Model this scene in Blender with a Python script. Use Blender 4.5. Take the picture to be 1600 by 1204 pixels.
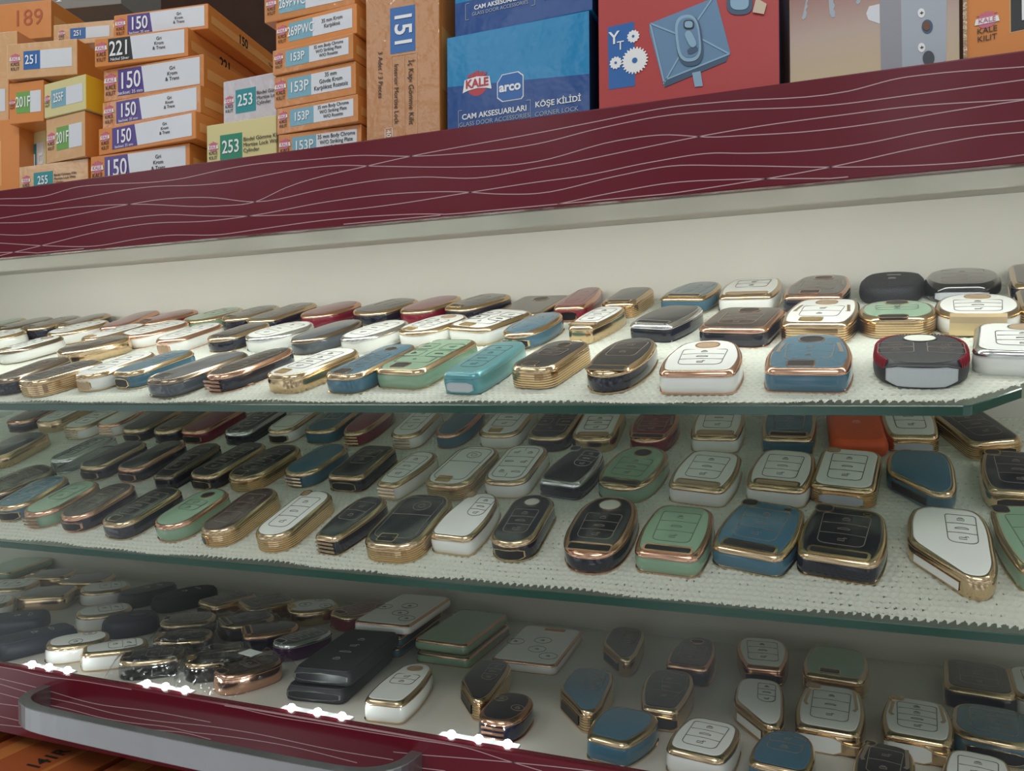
import bpy, math, random
import numpy as np
from mathutils import Matrix, Vector
random.seed(7); rng = np.random.default_rng(7)
R = math.radians
SC = bpy.context.scene
COL = SC.collection
for o in list(bpy.data.objects): bpy.data.objects.remove(o)

# ---------------------------------------------------------------- camera
YAW, PITCH, ROLL = R(20.59), R(.046), R(.41)
f_ = Vector((-math.sin(YAW)*math.cos(PITCH), math.cos(YAW)*math.cos(PITCH), math.sin(PITCH)))
r0 = Vector((math.cos(YAW), math.sin(YAW), 0)); u0 = r0.cross(f_)
r_ = r0*math.cos(ROLL)-u0*math.sin(ROLL); u_ = u0*math.cos(ROLL)+r0*math.sin(ROLL)
cd = bpy.data.cameras.new('camera'); cam = bpy.data.objects.new('camera', cd); COL.objects.link(cam)
M = Matrix(((r_.x, u_.x, -f_.x, 0), (r_.y, u_.y, -f_.y, -.46), (r_.z, u_.z, -f_.z, 0), (0, 0, 0, 1)))
cam.matrix_world = M
cd.sensor_width = 36; cd.lens = 36*1203/1600; cd.clip_start = .01
SC.camera = cam
# ---------------------------------------------------------------- world, lights, exposure
w = bpy.data.worlds.new('room'); SC.world = w; w.use_nodes = True
bg = w.node_tree.nodes['Background']; bg.inputs[1].default_value = .66
_wn = w.node_tree; _wt = _wn.nodes.new('ShaderNodeTexCoord'); _wm = _wn.nodes.new('ShaderNodeMapping'); _wm.inputs['Scale'].default_value = (1, 1, 1.6)
_wv = _wn.nodes.new('ShaderNodeTexNoise'); _wv.inputs['Scale'].default_value = 3.2; _wv.inputs['Detail'].default_value = 2.5
_wr = _wn.nodes.new('ShaderNodeValToRGB'); _wr.color_ramp.elements[0].position = .40; _wr.color_ramp.elements[0].color = (.26, .25, .25, 1)
_wr.color_ramp.elements[1].position = .64; _wr.color_ramp.elements[1].color = (1.75, 1.85, 1.9, 1); _we = _wr.color_ramp.elements.new(.52); _we.color = (.72, .75, .76, 1)
_wn.links.new(_wt.outputs['Generated'], _wm.inputs[0]); _wn.links.new(_wm.outputs[0], _wv.inputs['Vector']); _wn.links.new(_wv.outputs['Fac'], _wr.inputs[0]); _wn.links.new(_wr.outputs[0], bg.inputs[0])
SC.view_settings.view_transform = 'Standard'; SC.view_settings.look = 'None'
SC.view_settings.gamma = 1; SC.view_settings.exposure = 0; SC.view_settings.use_curve_mapping = False

def area(name, loc, target, sx, sy, power, col=(1, 1, 1)):
    l = bpy.data.lights.new(name, 'AREA'); l.shape = 'RECTANGLE'; l.size = sx; l.size_y = sy
    l.energy = power; l.color = col
    o = bpy.data.objects.new(name, l); COL.objects.link(o); o.location = loc
    d = Vector(target)-Vector(loc); o.rotation_euler = d.to_track_quat('-Z', 'Y').to_euler()
    return o
area('cabinet_led_strip_light', (-.40, .060, .150), (-.40, .14, .0), 1.5, .016, 1.55, (.95, 1, .97))
area('shop_ceiling_light', (.2, -1.5, 1.5), (-.2, .1, .1), 1.2, .5, 10, (1, .99, .95))
area('shop_ceiling_light', (-1.5, -1.2, 1.5), (-.5, .1, .1), 1.0, .4, 5, (1, .99, .95))

# ---------------------------------------------------------------- materials
MATS = {}
def mat(name, col, rough=.5, metal=0., coat=0., spec=.5, emit=0., bump=None, var=0., sub=0.):
    if name in MATS: return MATS[name]
    m = bpy.data.materials.new(name); m.use_nodes = True; MATS[name] = m
    nt = m.node_tree; b = nt.nodes['Principled BSDF']
    b.inputs['Base Color'].default_value = (*col, 1); b.inputs['Roughness'].default_value = rough
    b.inputs['Metallic'].default_value = metal; b.inputs['Coat Weight'].default_value = coat
    b.inputs['Coat Roughness'].default_value = .04; b.inputs['Specular IOR Level'].default_value = spec
    if emit: b.inputs['Emission Color'].default_value = (*col, 1); b.inputs['Emission Strength'].default_value = emit
    if var or bump:
        tc = nt.nodes.new('ShaderNodeTexCoord'); nz = nt.nodes.new('ShaderNodeTexNoise')
        nt.links.new(tc.outputs['Object'], nz.inputs['Vector'])
        nz.inputs['Scale'].default_value = bump[0] if bump else 40; nz.inputs['Detail'].default_value = 3
        if var:
            mx = nt.nodes.new('ShaderNodeMix'); mx.data_type = 'RGBA'
            mx.inputs['A'].default_value = (*[c*(1-var) for c in col], 1); mx.inputs['B'].default_value = (*[min(1, c*(1+var)) for c in col], 1)
            nt.links.new(nz.outputs['Fac'], mx.inputs['Factor']); nt.links.new(mx.outputs['Result'], b.inputs['Base Color'])
        if bump:
            bp = nt.nodes.new('ShaderNodeBump'); bp.inputs['Strength'].default_value = bump[1]; bp.inputs['Distance'].default_value = bump[2]
            nt.links.new(nz.outputs['Fac'], bp.inputs['Height']); nt.links.new(bp.outputs['Normal'], b.inputs['Normal'])
            if len(bump) > 3: nt.links.new(bp.outputs['Normal'], b.inputs['Coat Normal'])
    return m
def seethrough(name, tint, refl, rough=.02):
    m = bpy.data.materials.new(name); m.use_nodes = True; nt = m.node_tree
    nt.nodes.remove(nt.nodes['Principled BSDF']); out = nt.nodes['Material Output']
    t = nt.nodes.new('ShaderNodeBsdfTransparent'); t.inputs[0].default_value = (*tint, 1)
    g = nt.nodes.new('ShaderNodeBsdfGlossy'); g.inputs['Roughness'].default_value = rough
    lw_ = nt.nodes.new('ShaderNodeLayerWeight'); lw_.inputs['Blend'].default_value = .5
    pw = nt.nodes.new('ShaderNodeMath'); pw.operation = 'POWER'; pw.inputs[1].default_value = 4.
    nt.links.new(lw_.outputs['Facing'], pw.inputs[0])
    mu = nt.nodes.new('ShaderNodeMath'); mu.operation = 'MULTIPLY_ADD'; mu.inputs[1].default_value = .5*refl; mu.inputs[2].default_value = .035*refl
    nt.links.new(pw.outputs[0], mu.inputs[0])
    mx = nt.nodes.new('ShaderNodeMixShader'); nt.links.new(mu.outputs[0], mx.inputs[0])
    nt.links.new(t.outputs[0], mx.inputs[1]); nt.links.new(g.outputs[0], mx.inputs[2]); nt.links.new(mx.outputs[0], out.inputs[0])
    MATS[name] = m; return m

PL = dict(rough=.16, coat=.6, spec=.5)
TOP = {'W': mat('white_gloss', (.86, .87, .84), **PL), 'K': mat('black_gloss', (.012, .013, .020), **PL),
 'B': mat('petrol_gloss', (.055, .15, .22), **PL), 'G': mat('sage_gloss', (.24, .38, .26), **PL),
 'R': mat('burgundy_gloss', (.20, .012, .03), **PL), 'N': mat('dark_brown_gloss', (.035, .02, .018), **PL),
 'O': mat('orange_silicone', (.75, .10, .015), rough=.45), 'T': mat('teal_metallic', (.12, .36, .40), rough=.28, metal=.45, coat=.6),
 'S': mat('steel_grey_gloss', (.085, .10, .12), **PL), 'C': seethrough('clear_plastic', (.86, .9, .9), 1.6, .05),
 'P': mat('black_gloss_b', (.012, .012, .016), **PL), 'Q': mat('matt_black_silicone', (.016, .017, .022), rough=.62),
 'J': mat('wet_black', (.008, .008, .009), rough=.08, coat=1), 'L': mat('black_leather', (.028, .028, .032), rough=.5, bump=(900, .3, .0002)),
 'M': mat('maroon_brown_gloss', (.045, .014, .018), **PL), 'Y': mat('navy_silicone', (.016, .022, .038), rough=.5),
 'Z': mat('charcoal_silicone', (.04, .045, .047), rough=.35)}
SIDE = {k: v for k, v in TOP.items()}
SIDE['P'] = mat('dark_purple', (.06, .012, .07), **PL); SIDE['K'] = mat('navy_black_gloss', (.010, .012, .026), **PL); SIDE['N'] = SIDE['K']
SIDE['M'] = mat('maroon_side', (.05, .012, .016), **PL)
TRIM = {'g': mat('gold', (.72, .54, .34), rough=.16, metal=1), 'r': mat('rose_gold', (.78, .46, .32), rough=.15, metal=1),
 's': mat('silver', (.78, .79, .80), rough=.14, metal=1), 'd': mat('bronze', (.34, .27, .20), rough=.2, metal=1),
 't': TOP['T'], 'q': TOP['Q'], 'e': mat('red_thread', (.30, .012, .03), rough=.7)}
LINE = {'dark': mat('dark_engraving', (.06, .05, .045), rough=.4), 'light': mat('bronze_engraving', (.36, .29, .24), rough=.3, metal=.5),
 'mid': mat('muted_engraving', (.10, .12, .10), rough=.4), 'silver': mat('silver_engraving', (.6, .6, .6), rough=.3, metal=.6)}
VOID = mat('dark_opening', (.012, .012, .016), rough=.35); SLATE = mat('grey_foam', (.55, .58, .62), rough=.9, bump=(700, .5, .0004))
TAN = mat('tan_inside', (.48, .34, .22), rough=.35, metal=.3); GOLDIN = mat('gold_inside', (.70, .50, .22), rough=.25, metal=.8)
BEIGE = mat('beige_laminate', (.60, .57, .51), rough=.42, var=.03, bump=(9, .03, .01))
BURG = mat('burgundy_panel', (.135, .011, .022), rough=.14, coat=.12, spec=.35, var=.10, bump=(5, .02, .01))
PALELINE = mat('pale_line', (.50, .33, .34), rough=.3)
CLOTH = mat('cream_crochet', (.80, .81, .72), rough=.85)
_nt = CLOTH.node_tree; _tr = _nt.nodes.new('ShaderNodeBsdfTranslucent'); _tr.inputs[0].default_value = (.85, .88, .78, 1); _mx = _nt.nodes.new('ShaderNodeMixShader'); _mx.inputs[0].default_value = .30
_nt.links.new(_nt.nodes['Principled BSDF'].outputs[0], _mx.inputs[1]); _nt.links.new(_tr.outputs[0], _mx.inputs[2]); _nt.links.new(_mx.outputs[0], _nt.nodes['Material Output'].inputs[0])
GEDGE = mat('green_glass_edge', (.008, .065, .044), rough=.14, coat=.35, bump=(30, .04, .004))
GCLEAR = seethrough('shelf_glass', (.88, .94, .91), 1.0); PANE = seethrough('front_pane', (.98, .985, .98), .34)
STEEL = mat('brushed_steel', (.40, .40, .41), rough=.33, metal=.85, bump=(25, .25, .004))
LEDM = mat('led_chip', (.92, 1, 1), emit=70)
PCB = mat('led_board', (.8, .8, .8), rough=.5)
INK = mat('black_ink', (.03, .025, .025), rough=.4); WHITE = mat('white_print', (.85, .85, .85), rough=.35, coat=.3)
BROWNW = mat('brown_wall', (.05, .026, .018), rough=.85, spec=.1, var=.2)

# ---------------------------------------------------------------- helpers
def link(name, verts, faces, mats, parent=None, smooth=False, fm=None, loc=None):
    me = bpy.data.meshes.new(name); me.from_pydata([tuple(map(float, v)) for v in verts], [], faces)
    if not isinstance(mats, (list, tuple)): mats = [mats]
    for m in mats: me.materials.append(m)
    if fm is not None: me.polygons.foreach_set('material_index', fm)
    if smooth: me.polygons.foreach_set('use_smooth', [True]*len(me.polygons))
    me.update()
    o = bpy.data.objects.new(name, me); COL.objects.link(o)
    if parent: o.parent = parent
    if loc: o.location = loc
    return o
class MB:
    def __init__(s): s.v = []; s.f = []; s.m = []
    def add(s, v, f, m=0):
        n = len(s.v); s.v += [tuple(map(float, p)) for p in v]; s.f += [tuple(i+n for i in q) for q in f]; s.m += [m]*len(f)
    def box(s, x0, x1, y0, y1, z0, z1, m=0):
        s.add([(x0, y0, z0), (x1, y0, z0), (x1, y1, z0), (x0, y1, z0), (x0, y0, z1), (x1, y0, z1), (x1, y1, z1), (x0, y1, z1)],
              [(0, 3, 2, 1), (4, 5, 6, 7), (0, 1, 5, 4), (1, 2, 6, 5), (2, 3, 7, 6), (3, 0, 4, 7)], m)
    def prism(s, pts, z0, z1, m=0):     # pts ccw in xy
        n = len(pts); s.add([(p[0], p[1], z0) for p in pts]+[(p[0], p[1], z1) for p in pts],
              [tuple(range(n-1, -1, -1)), tuple(range(n, 2*n))]+[(i, (i+1) % n, n+(i+1) % n, n+i) for i in range(n)], m)
    def ribbon(s, pts, wd, fn, closed=False, m=0, th=.00018):  # flat raised strip on a surface fn(x,y)->z
        P = [np.array(p, float) for p in pts]; n = len(P)
        if n < 2: return
        L = []
        for i in range(n):
            a = P[i-1] if (i > 0 or closed) else P[i]; b = P[(i+1) % n] if (i < n-1 or closed) else P[i]
            d = b-a; d = d/(np.linalg.norm(d)+1e-12); q = np.array([-d[1], d[0]])*wd/2
            L.append((P[i]+q, P[i]-q))
        v = []
        for a, b in L: v += [(a[0], a[1], fn(*a)-.0001), (a[0], a[1], fn(*a)+th), (b[0], b[1], fn(*b)+th), (b[0], b[1], fn(*b)-.0001)]
        fs = []
        for i in range(n if closed else n-1):
            j = (i+1) % n
            for k in range(3): fs.append((4*i+k, 4*j+k, 4*j+k+1, 4*i+k+1))
        s.add(v, fs, m)
    def build(s, name, mats, parent=None, smooth=False): return link(name, s.v, s.f, mats, parent, smooth, s.m)
def empty(name, loc, eul=(0, 0, 0)):
    o = bpy.data.objects.new(name, None); COL.objects.link(o); o.location = loc; o.rotation_euler = eul; o.empty_display_size = .02
    return o
def tag(o, label=None, cat=None, group=None, kind=None):
    if label: o['label'] = label
    if cat: o['category'] = cat
    if group: o['group'] = group
    if kind: o['kind'] = kind
    return o
def bevel(o, wd=.0008, seg=2):
    b = o.modifiers.new('bevel', 'BEVEL'); b.width = wd; b.segments = seg; b.limit_method = 'ANGLE'; return o

def rpoly(pts, rad, k=5):
    """rounded polygon; pts ccw, rad single or list"""
    n = len(pts); out = []
    for i in range(n):
        p = np.array(pts[i], float); a = np.array(pts[i-1], float); b = np.array(pts[(i+1) % n], float)
        r = rad[i] if isinstance(rad, (list, tuple)) else rad
        da = a-p; db = b-p; la = np.linalg.norm(da); lb = np.linalg.norm(db)
        r1 = min(r, la*.49); r2 = min(r, lb*.49)
        A = p+da/la*r1; Bp = p+db/lb*r2
        for t in np.linspace(0, 1, k+1):
            q = (1-t)**2*A+2*t*(1-t)*(p*.78+(A+Bp)/2*.22)+t*t*Bp
            out.append(q)
    return out
def outline(kind, W, L):
    w, l = W/2, L/2
    S = lambda P: [(x*w, y*l) for x, y in P]
    if kind in ('bar', 'slim', 'box', 'card'):
        r = {'bar': .34, 'slim': .44, 'box': .20, 'card': .10}[kind]*W
        return rpoly([(-w, -l), (w, -l), (w, l), (-w, l)], r, 6)
    if kind == 'oval':
        return [np.array((math.copysign(abs(math.cos(t))**.76, math.cos(t))*w, math.copysign(abs(math.sin(t))**.76, math.sin(t))*l)) for t in np.linspace(-math.pi, math.pi, 45)[:-1]]
    if kind == 'round':
        P = []
        for t in np.linspace(-math.pi, math.pi, 49)[:-1]:
            P.append(np.array((math.copysign(abs(math.cos(t))**.9, math.cos(t))*w, max(-.9*l, math.copysign(abs(math.sin(t))**.9, math.sin(t))*l))))
        return P
    if kind == 'barrel': return rpoly(S([(-.84, -1), (.84, -1), (1, -.5), (1, .25), (.80, 1), (-.80, 1), (-1, .25), (-1, -.5)]), [.005]*2+[.02]*2+[.008]*2+[.02]*2, 4)
    if kind == 'taper': return rpoly(S([(-.86, -1), (.86, -1), (1, -.55), (.98, .1), (.66, 1), (-.66, 1), (-.98, .1), (-1, -.55)]), [.005]*2+[.012]*2+[.012]*2+[.02]*2, 4)
    if kind == 'pear': return rpoly(S([(-.55, -1), (.55, -1), (.95, -.45), (1, .35), (.62, 1), (-.62, 1), (-1, .35), (-.95, -.45)]), .016, 4)
    if kind == 'shield': return rpoly(S([(-1, -.14), (.32, -1), (.74, -1), (.97, -.72), (1, .55), (.74, 1), (-.74, 1), (-1, .64)]), [.006, .003, .004, .008, .014, .007, .007, .012], 4)
    if kind == 'hexa': return rpoly(S([(-.60, -1), (.60, -1), (.84, -.5), (1, .42), (.74, 1), (-.74, 1), (-1, .42), (-.84, -.5)]), [.004]*2+[.012]*2+[.008]*2+[.012]*2, 4)
def inset(P, i, W, L):
    sx = max(.01, 1-2*i/W); sy = max(.01, 1-2*i/L)
    return [(p[0]*sx, p[1]*sy) for p in P]
def rings(P, W, L, prof, close_bottom=False, cap_top=False):
    """prof: list of (inset, z)"""
    n = len(P); v = []; f = []
    for i, z in prof: v += [(x, y, z) for x, y in inset(P, i, W, L)]
    for k in range(len(prof)-1):
        for j in range(n): f.append((k*n+j, k*n+(j+1) % n, (k+1)*n+(j+1) % n, (k+1)*n+j))
    if close_bottom: f.append(tuple(range(n-1, -1, -1)))
    if cap_top: f.append(tuple((len(prof)-1)*n+j for j in range(n)))
    return v, f

BASEZ = {'U': -.0105, 'L': -.128, 'F': -.240}; TILT = {'U': .339, 'L': .367, 'F': 0.}
SURF = {'U': 'upper glass shelf', 'L': 'lower glass shelf', 'F': 'cabinet floor'}
def place(o, s, x, v, yaw, lift=0.):
    a = math.atan(TILT[s]); ey = Vector((0, math.cos(a), math.sin(a))); n = Vector((0, -math.sin(a), math.cos(a)))
    p = Vector((x, 0, BASEZ[s]))+ey*v+n*lift
    Mx = Matrix(((1, 0, 0), (0, ey.y, n.y), (0, ey.z, n.z))) @ Matrix.Rotation(yaw, 3, 'Z')
    o.location = p; o.rotation_euler = Mx.to_euler()

def fob(s, row, x, v, yaw, L, W, kind, top, trim, side, near, hole, btn, label, lift=0., T=None):
    sil = side == 'silicone'; lea = side == 'leather'
    T = T or (.0092 if kind == 'card' else .0158 if s != 'F' else .0172)
    nm = {'silicone': 'silicone_key_cover', 'leather': 'leather_key_cover'}.get(side, 'card_key_cover' if kind == 'card' else 'key_fob_cover')
    root = empty(nm, (0, 0, 0))
    P = outline(kind, W, L); n = len(P)
    TM = TOP[top]; TR = TRIM[trim] if not lea else TM
    iw = .0034 if W > .038 else .0028
    if kind == 'card': iw = .0022
    if side in ('same',) and trim in 'gr' and kind in ('oval', 'hexa'): iw += .0008
    dome = .05*T if kind != 'card' else .01*T
    z1 = .93*T
    A = np.array(P); ang = np.arctan2(A[:, 1], A[:, 0]); rad = np.hypot(A[:, 0], A[:, 1]); od = np.argsort(ang)
    ang, rad = ang[od], rad[od]
    def h(px, py):
        rr = math.hypot(px, py); R0 = np.interp(math.atan2(py, px), ang, rad, period=2*math.pi)
        q = min(1, rr/max(1e-6, (R0-iw)))
        return z1+dome*(1-q*q)
    if sil or lea or side == 'gloss':
        prof = [(.0025, 0), (.0006, .12*T), (0, .35*T), (.0003, .6*T), (.0014, .8*T), (.0034, .92*T)]
        v1, f1 = rings(P, W, L, prof+[(.0034+.0001, .922*T)], close_bottom=True)
        link('cover_shell', v1, f1, SIDE[top] if not lea else TM, root, smooth=True)
    else:
        G = TR
        if side == 'rib':
            prof = [(.0012, 0)]
            for k in range(6):
                za = (.05+.105*k)*T; prof += [(.0, za), (.0, za+.055*T), (.0006, za+.075*T), (.0006, za+.09*T)]
            prof += [(.0002, .70*T)]
            v1, f1 = rings(P, W, L, prof, close_bottom=True); link('side_shell', v1, f1, G, root)
        else:
            prof = [(.0016, 0), (.0004, .06*T), (.0001, .3*T), (.0002, .55*T), (.0008, .70*T)]
            v1, f1 = rings(P, W, L, prof, close_bottom=True)
            link('side_shell', v1, f1, G if side in ('gold', 'copper') else SIDE[top] if side != 'clear' else TOP['C'], root, smooth=True)
            if side == 'same' and trim != 't':
                v1, f1 = rings(P, W, L, [(.0012, 0.), (-.0002, .02*T), (-.0002, .07*T), (.0010, .09*T)]); link('bottom_rim', v1, f1, TR, root)
        v1, f1 = rings(P, W, L, [(.0010, .68*T), (.0002, .70*T), (.0001, .74*T), (.0009, .84*T), (iw*.6, .91*T), (iw, z1), (iw+.0003, z1-.0004)])
        tr = link('trim_ring', v1, f1, TR, root, smooth=True)
    pr = [(iw-.0001, z1-.0006), (iw, z1)]
    v2 = []; f2 = []
    lv = [0, .04, .3, .6, .85]
    base = inset(P, iw, W, L)
    v2 += [(a, b, z1-.0008) for a, b in base]
    for q in lv: v2 += [(a*(1-q), b*(1-q), z1+dome*(1-(1-q)**2)) for a, b in base]
    for k in range(len(lv)):
        for j in range(n): f2.append((k*n+j, k*n+(j+1) % n, (k+1)*n+(j+1) % n, (k+1)*n+j))
    v2.append((0, 0, z1+dome)); c = len(v2)-1; k = len(lv)
    for j in range(n): f2.append((k*n+j, k*n+(j+1) % n, c))
    link('top_panel', v2, f2, TM, root, smooth=True)
    # openings and plates -------------------------------------------------
    w, l = W/2, L/2
    def plate(name, cx, cy, pw, pl, r, fm, im, fr=.0008, parent=root):
        pts = [np.array((cx, cy))+p for p in rpoly([(-pw/2, -pl/2), (pw/2, -pl/2), (pw/2, pl/2), (-pw/2, pl/2)], r, 4)]
        mb = MB(); zc = [h(*p)+.00012 for p in pts]
        mb.add([(p[0], p[1], z) for p, z in zip(pts, zc)]+[(cx, cy, h(cx, cy)+.00014)], [(i, (i+1) % len(pts), len(pts)) for i in range(len(pts))], 1)
        mb.ribbon(pts, fr, h, True, 0, .0004)
        return mb.build(name, [fm, im], parent)
    def frontwin(name, ww, hh, fm, im, cx=0., zc=None, yoff=0., fr=.0007, dep=.004):
        zc = zc or .36*T; m_ = 12
        A_ = [p for p in P]; nP = len(A_)
        def yat(xx):          # near-side edge of the outline at this x
            best = 0
            for i in range(nP):
                (xa_, ya_), (xb_, yb_) = A_[i], A_[(i+1) % nP]
                if (xa_-xx)*(xb_-xx) <= 0 and abs(xa_-xb_) > 1e-9:
                    yy = ya_+(yb_-ya_)*(xx-xa_)/(xb_-xa_)
                    best = min(best, yy)
            return best
        mb = MB(); xs_ = np.linspace(-ww/2, ww/2, m_+1); hs = [hh/2*min(1, .62+1.5*min(q, m_-q)/m_*1.6) for q in range(m_+1)]
        lo_ = [(cx+a_, yat(cx+a_)-.0005, zc-q) for a_, q in zip(xs_, hs)]; up_ = [(cx+a_, yat(cx+a_)-.0005, zc+q) for a_, q in zip(xs_, hs)]
        mb.add(lo_+up_, [(i, i+1, m_+2+i, m_+1+i) for i in range(m_)], 1)
        loop = lo_+up_[::-1]; nl = len(loop); cen = Vector((cx, 0, zc)); out_ = []
        for a_, b_, c_ in loop:
            d_ = Vector((a_-cx, 0, c_-zc)); sc_ = 1+fr/max(1e-4, d_.length)*1.2; out_.append((cx+d_.x*sc_, yat(cx+d_.x*sc_)-.0008, zc+d_.z*sc_))
        back_ = [(a_, b_+dep, c_) for a_, b_, c_ in out_]
        fr_in = [(a_, b_-.0003, c_) for a_, b_, c_ in loop]
        mb.add(loop+fr_in+out_+back_, [(k*nl+i, k*nl+(i+1) % nl, (k+1)*nl+(i+1) % nl, (k+1)*nl+i) for k in range(3) for i in range(nl)], 0)
        return mb.build(name, [fm, im], root)
    light = top in 'WC'
    inn = (GOLDIN if light else VOID)
    if near == 'slot': plate('key_slot', -.12*w, -.74*l, .30*W, .12*L, .0015, TR, inn)
    elif near == 'win': frontwin('end_window', .42*W, .42*T, TR, TAN if light else VOID)
    elif near == 'pocket': frontwin('end_window', .62*W, .42*T, TR, SLATE if top in 'TS' else VOID)
    elif near == 'pad':
        ww = .72*W if lea else .66*W
        frontwin('foam_filler', ww, .72*T if lea else .45*T, TM if lea else TR, SLATE, zc=.46*T if lea else .36*T, dep=.003)
    elif near == 'plate':
        mb = MB()
        for k in range(3):
            pts = [(a*.5, -l-.0006+abs(a)*.02) for a in np.linspace(-w, w, 7)]
            zc = (.16+.2*k)*T
            vv = []
            for a, b in pts: vv += [(a, b, zc), (a, b-.0006, zc+.06*T), (a, b, zc+.12*T)]
            mb.add(vv, [(3*i+k2, 3*i+3+k2, 3*i+4+k2, 3*i+1+k2) for i in range(6) for k2 in range(2)])
        mb.build('end_grille', TR, root)
    elif near == 'wide':
        plate('end_plate', .02*w, -.78*l, .66*W, .105*L, .002, TR, TAN if light else VOID, .0017)
    elif near == 'ring':
        plate('key_ring_hole', -.1*w, -.78*l, .36*W, .13*L, .0028, TR, inn, .0010)
    elif near == 'hook': frontwin('key_slot', .22*W, .42*T, TR, VOID, cx=-.5*w)
    elif near == 'slit':
        frontwin('card_slit', .84*W, .42*T, LINE['mid'], VOID, zc=.5*T, fr=.0009)
    elif near == 'belt':
        mb = MB(); pts = [(a, -.9*l-.0006-.0016*math.cos(a/w*1.9)) for a in np.linspace(-.62*w, .62*w, 13)]
        for i in range(12):
            (a, b), (c_, d) = pts[i], pts[i+1]
            for z_a, z_b, o1, o2 in ((.08, .3, .0, .0012), (.3, .62, .0012, .0012), (.62, .86, .0012, -.0006), (.86, .97, -.0006, -.0036)):
                mb.add([(a, b-o1, z_a*T), (c_, d-o1, z_a*T), (c_, d-o2, z_b*T), (a, b-o2, z_b*T)], [(0, 1, 2, 3)])
        mb.build('belt_plate', mat('champagne_gold', (.80, .62, .38), rough=.3, metal=1), root, smooth=True)
    elif near == 'loop':
        mb = MB(); cx, cy = .72*w, -l+.002
        lp = [(cx+.0085*math.cos(t), cy-.0005+.0045*math.sin(t)) for t in np.linspace(0, 2*math.pi, 21)[:-1]]
        mb.prism(lp, .16*T, .55*T)
        o = mb.build('strap_loop', TR, root); bevel(o, .001, 2)
        frontwin('end_face', .62*W, .6*T, TR, SIDE['W'], cx=-.26*w)
    elif near == 'side':
        # long dark inset along the slanted side of the near end
        a0 = Vector((-w, -.14*l, 0)); b0 = Vector((.32*w, -l, 0)); a = a0.lerp(b0, .14); b = a0.lerp(b0, .86); d = (b-a).normalized(); nn = Vector((d.y, -d.x, 0)); nn = nn if nn.y < 0 else -nn; mb = MB()
        q = [a+nn*.0006, b+nn*.0006]
        z_a, z_b = .2*T, .55*T
        mb.add([(q[0].x, q[0].y, z_a), (q[1].x, q[1].y, z_a), (q[1].x, q[1].y, z_b), (q[0].x, q[0].y, z_b)], [(0, 1, 2, 3)], 1)
        fr = [(q[0], q[1], z_a), (q[0], q[1], z_b)]
        for qa, qb, zz in fr:
            mb.add([(qa.x-nn.x*.002, qa.y-nn.y*.002, zz-.0004), (qb.x-nn.x*.002, qb.y-nn.y*.002, zz-.0004), (qb.x+nn.x*.0004, qb.y+nn.y*.0004, zz), (qa.x+nn.x*.0004, qa.y+nn.y*.0004, zz),
                    (qa.x-nn.x*.002, qa.y-nn.y*.002, zz+.0004), (qb.x-nn.x*.002, qb.y-nn.y*.002, zz+.0004)], [(0, 1, 2, 3), (3, 2, 5, 4)], 0)
        mb.build('side_inset', [TR, TOP['W'] if light else VOID], root)
    # emblem openings -------------------------------------------------------
    if hole == 'thru': plate('emblem_opening', 0, .60*l, .36*W, .36*W, .0078, TR, CLOTH, .0010)
    elif hole == 'ellipse': plate('emblem_opening', 0, (.56 if near != 'logo' else .66)*l, .30*W, .30*W, .0062, TR, TAN if light else VOID, .0009)
    elif hole == 'logo': plate('emblem_opening', 0, .60*l, .34*W, .34*W, .0072, TR, TAN, .0011)
    elif hole == 'corner':
        plate('key_ring_hole', -.58*w, .80*l, .21*W, .13*L, .003, TR, TAN if light else VOID, .0009)
        if btn.endswith('3') and kind == 'barrel': plate('small_hole', .45*w, .72*l, .09*W, .055*L, .0016, TR, inn, .0006)
    elif hole == 'round': plate('emblem_opening', .0, .25*l, .36*W, .36*W, .0075, TM, VOID, .0016)
    elif hole == 'wide': plate('key_ring_hole', .12*w, .80*l, .34*W, .09*L, .003, TR, TAN, .0009)
    # buttons -----------------------------------------------------------------
    nb = int(btn[0]); st = btn[1:]
    LM = LINE['dark'] if top in 'WC' else LINE['mid'] if top in 'GT' else LINE['silver'] if (top in 'QYZ' and side == 'silicone') or trim == 's' else LINE['light']
    if sil: LM = LINE['silver']
    if nb:
        mb = MB(); lw = .00042
        y1 = (.28 if hole in ('ellipse', 'thru') or hole == 'logo' else .62)*l; y0 = -.52*l if near in ('slot', 'wide', 'ring') else -.62*l
        if kind == 'shield' or 'v' in st: xa, xb, y0, y1 = -.05*w, .62*w, -.12*l, .72*l
        else: xa, xb = -.52*w, .52*w
        if nb == 2 and st == '': y0 = y0*.35
        def lock(cx, cy, k, s_):
            if k == 0:
                mb.ribbon([(cx-s_, cy-s_*.8), (cx+s_, cy-s_*.8), (cx+s_, cy+s_*.3), (cx-s_, cy+s_*.3)], lw*.9, h, True)
                mb.ribbon([(cx-s_*.6, cy+s_*.3), (cx-s_*.5, cy+s_*.95), (cx+s_*.5, cy+s_*.95), (cx+s_*.6, cy+s_*.3)], lw*.9, h)
            elif k == 1:
                mb.ribbon([(cx-s_*1.9, cy-s_*.4), (cx+s_*1.9, cy-s_*.4), (cx+s_*1.9, cy+s_*.1), (cx+s_*.9, cy+s_*.6), (cx-s_*.7, cy+s_*.6), (cx-s_*1.9, cy+s_*.1)], lw*.9, h, True)
            else:
                mb.ribbon([(cx-s_, cy-s_*.8), (cx+s_, cy-s_*.8), (cx+s_, cy+s_*.3), (cx-s_, cy+s_*.3)], lw*.9, h, True)
                mb.ribbon([(cx+s_*.6, cy+s_*.3), (cx+s_*.8, cy+s_*.95), (cx+s_*1.5, cy+s_*.95), (cx+s_*1.6, cy+s_*.4)], lw*.9, h)
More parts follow.
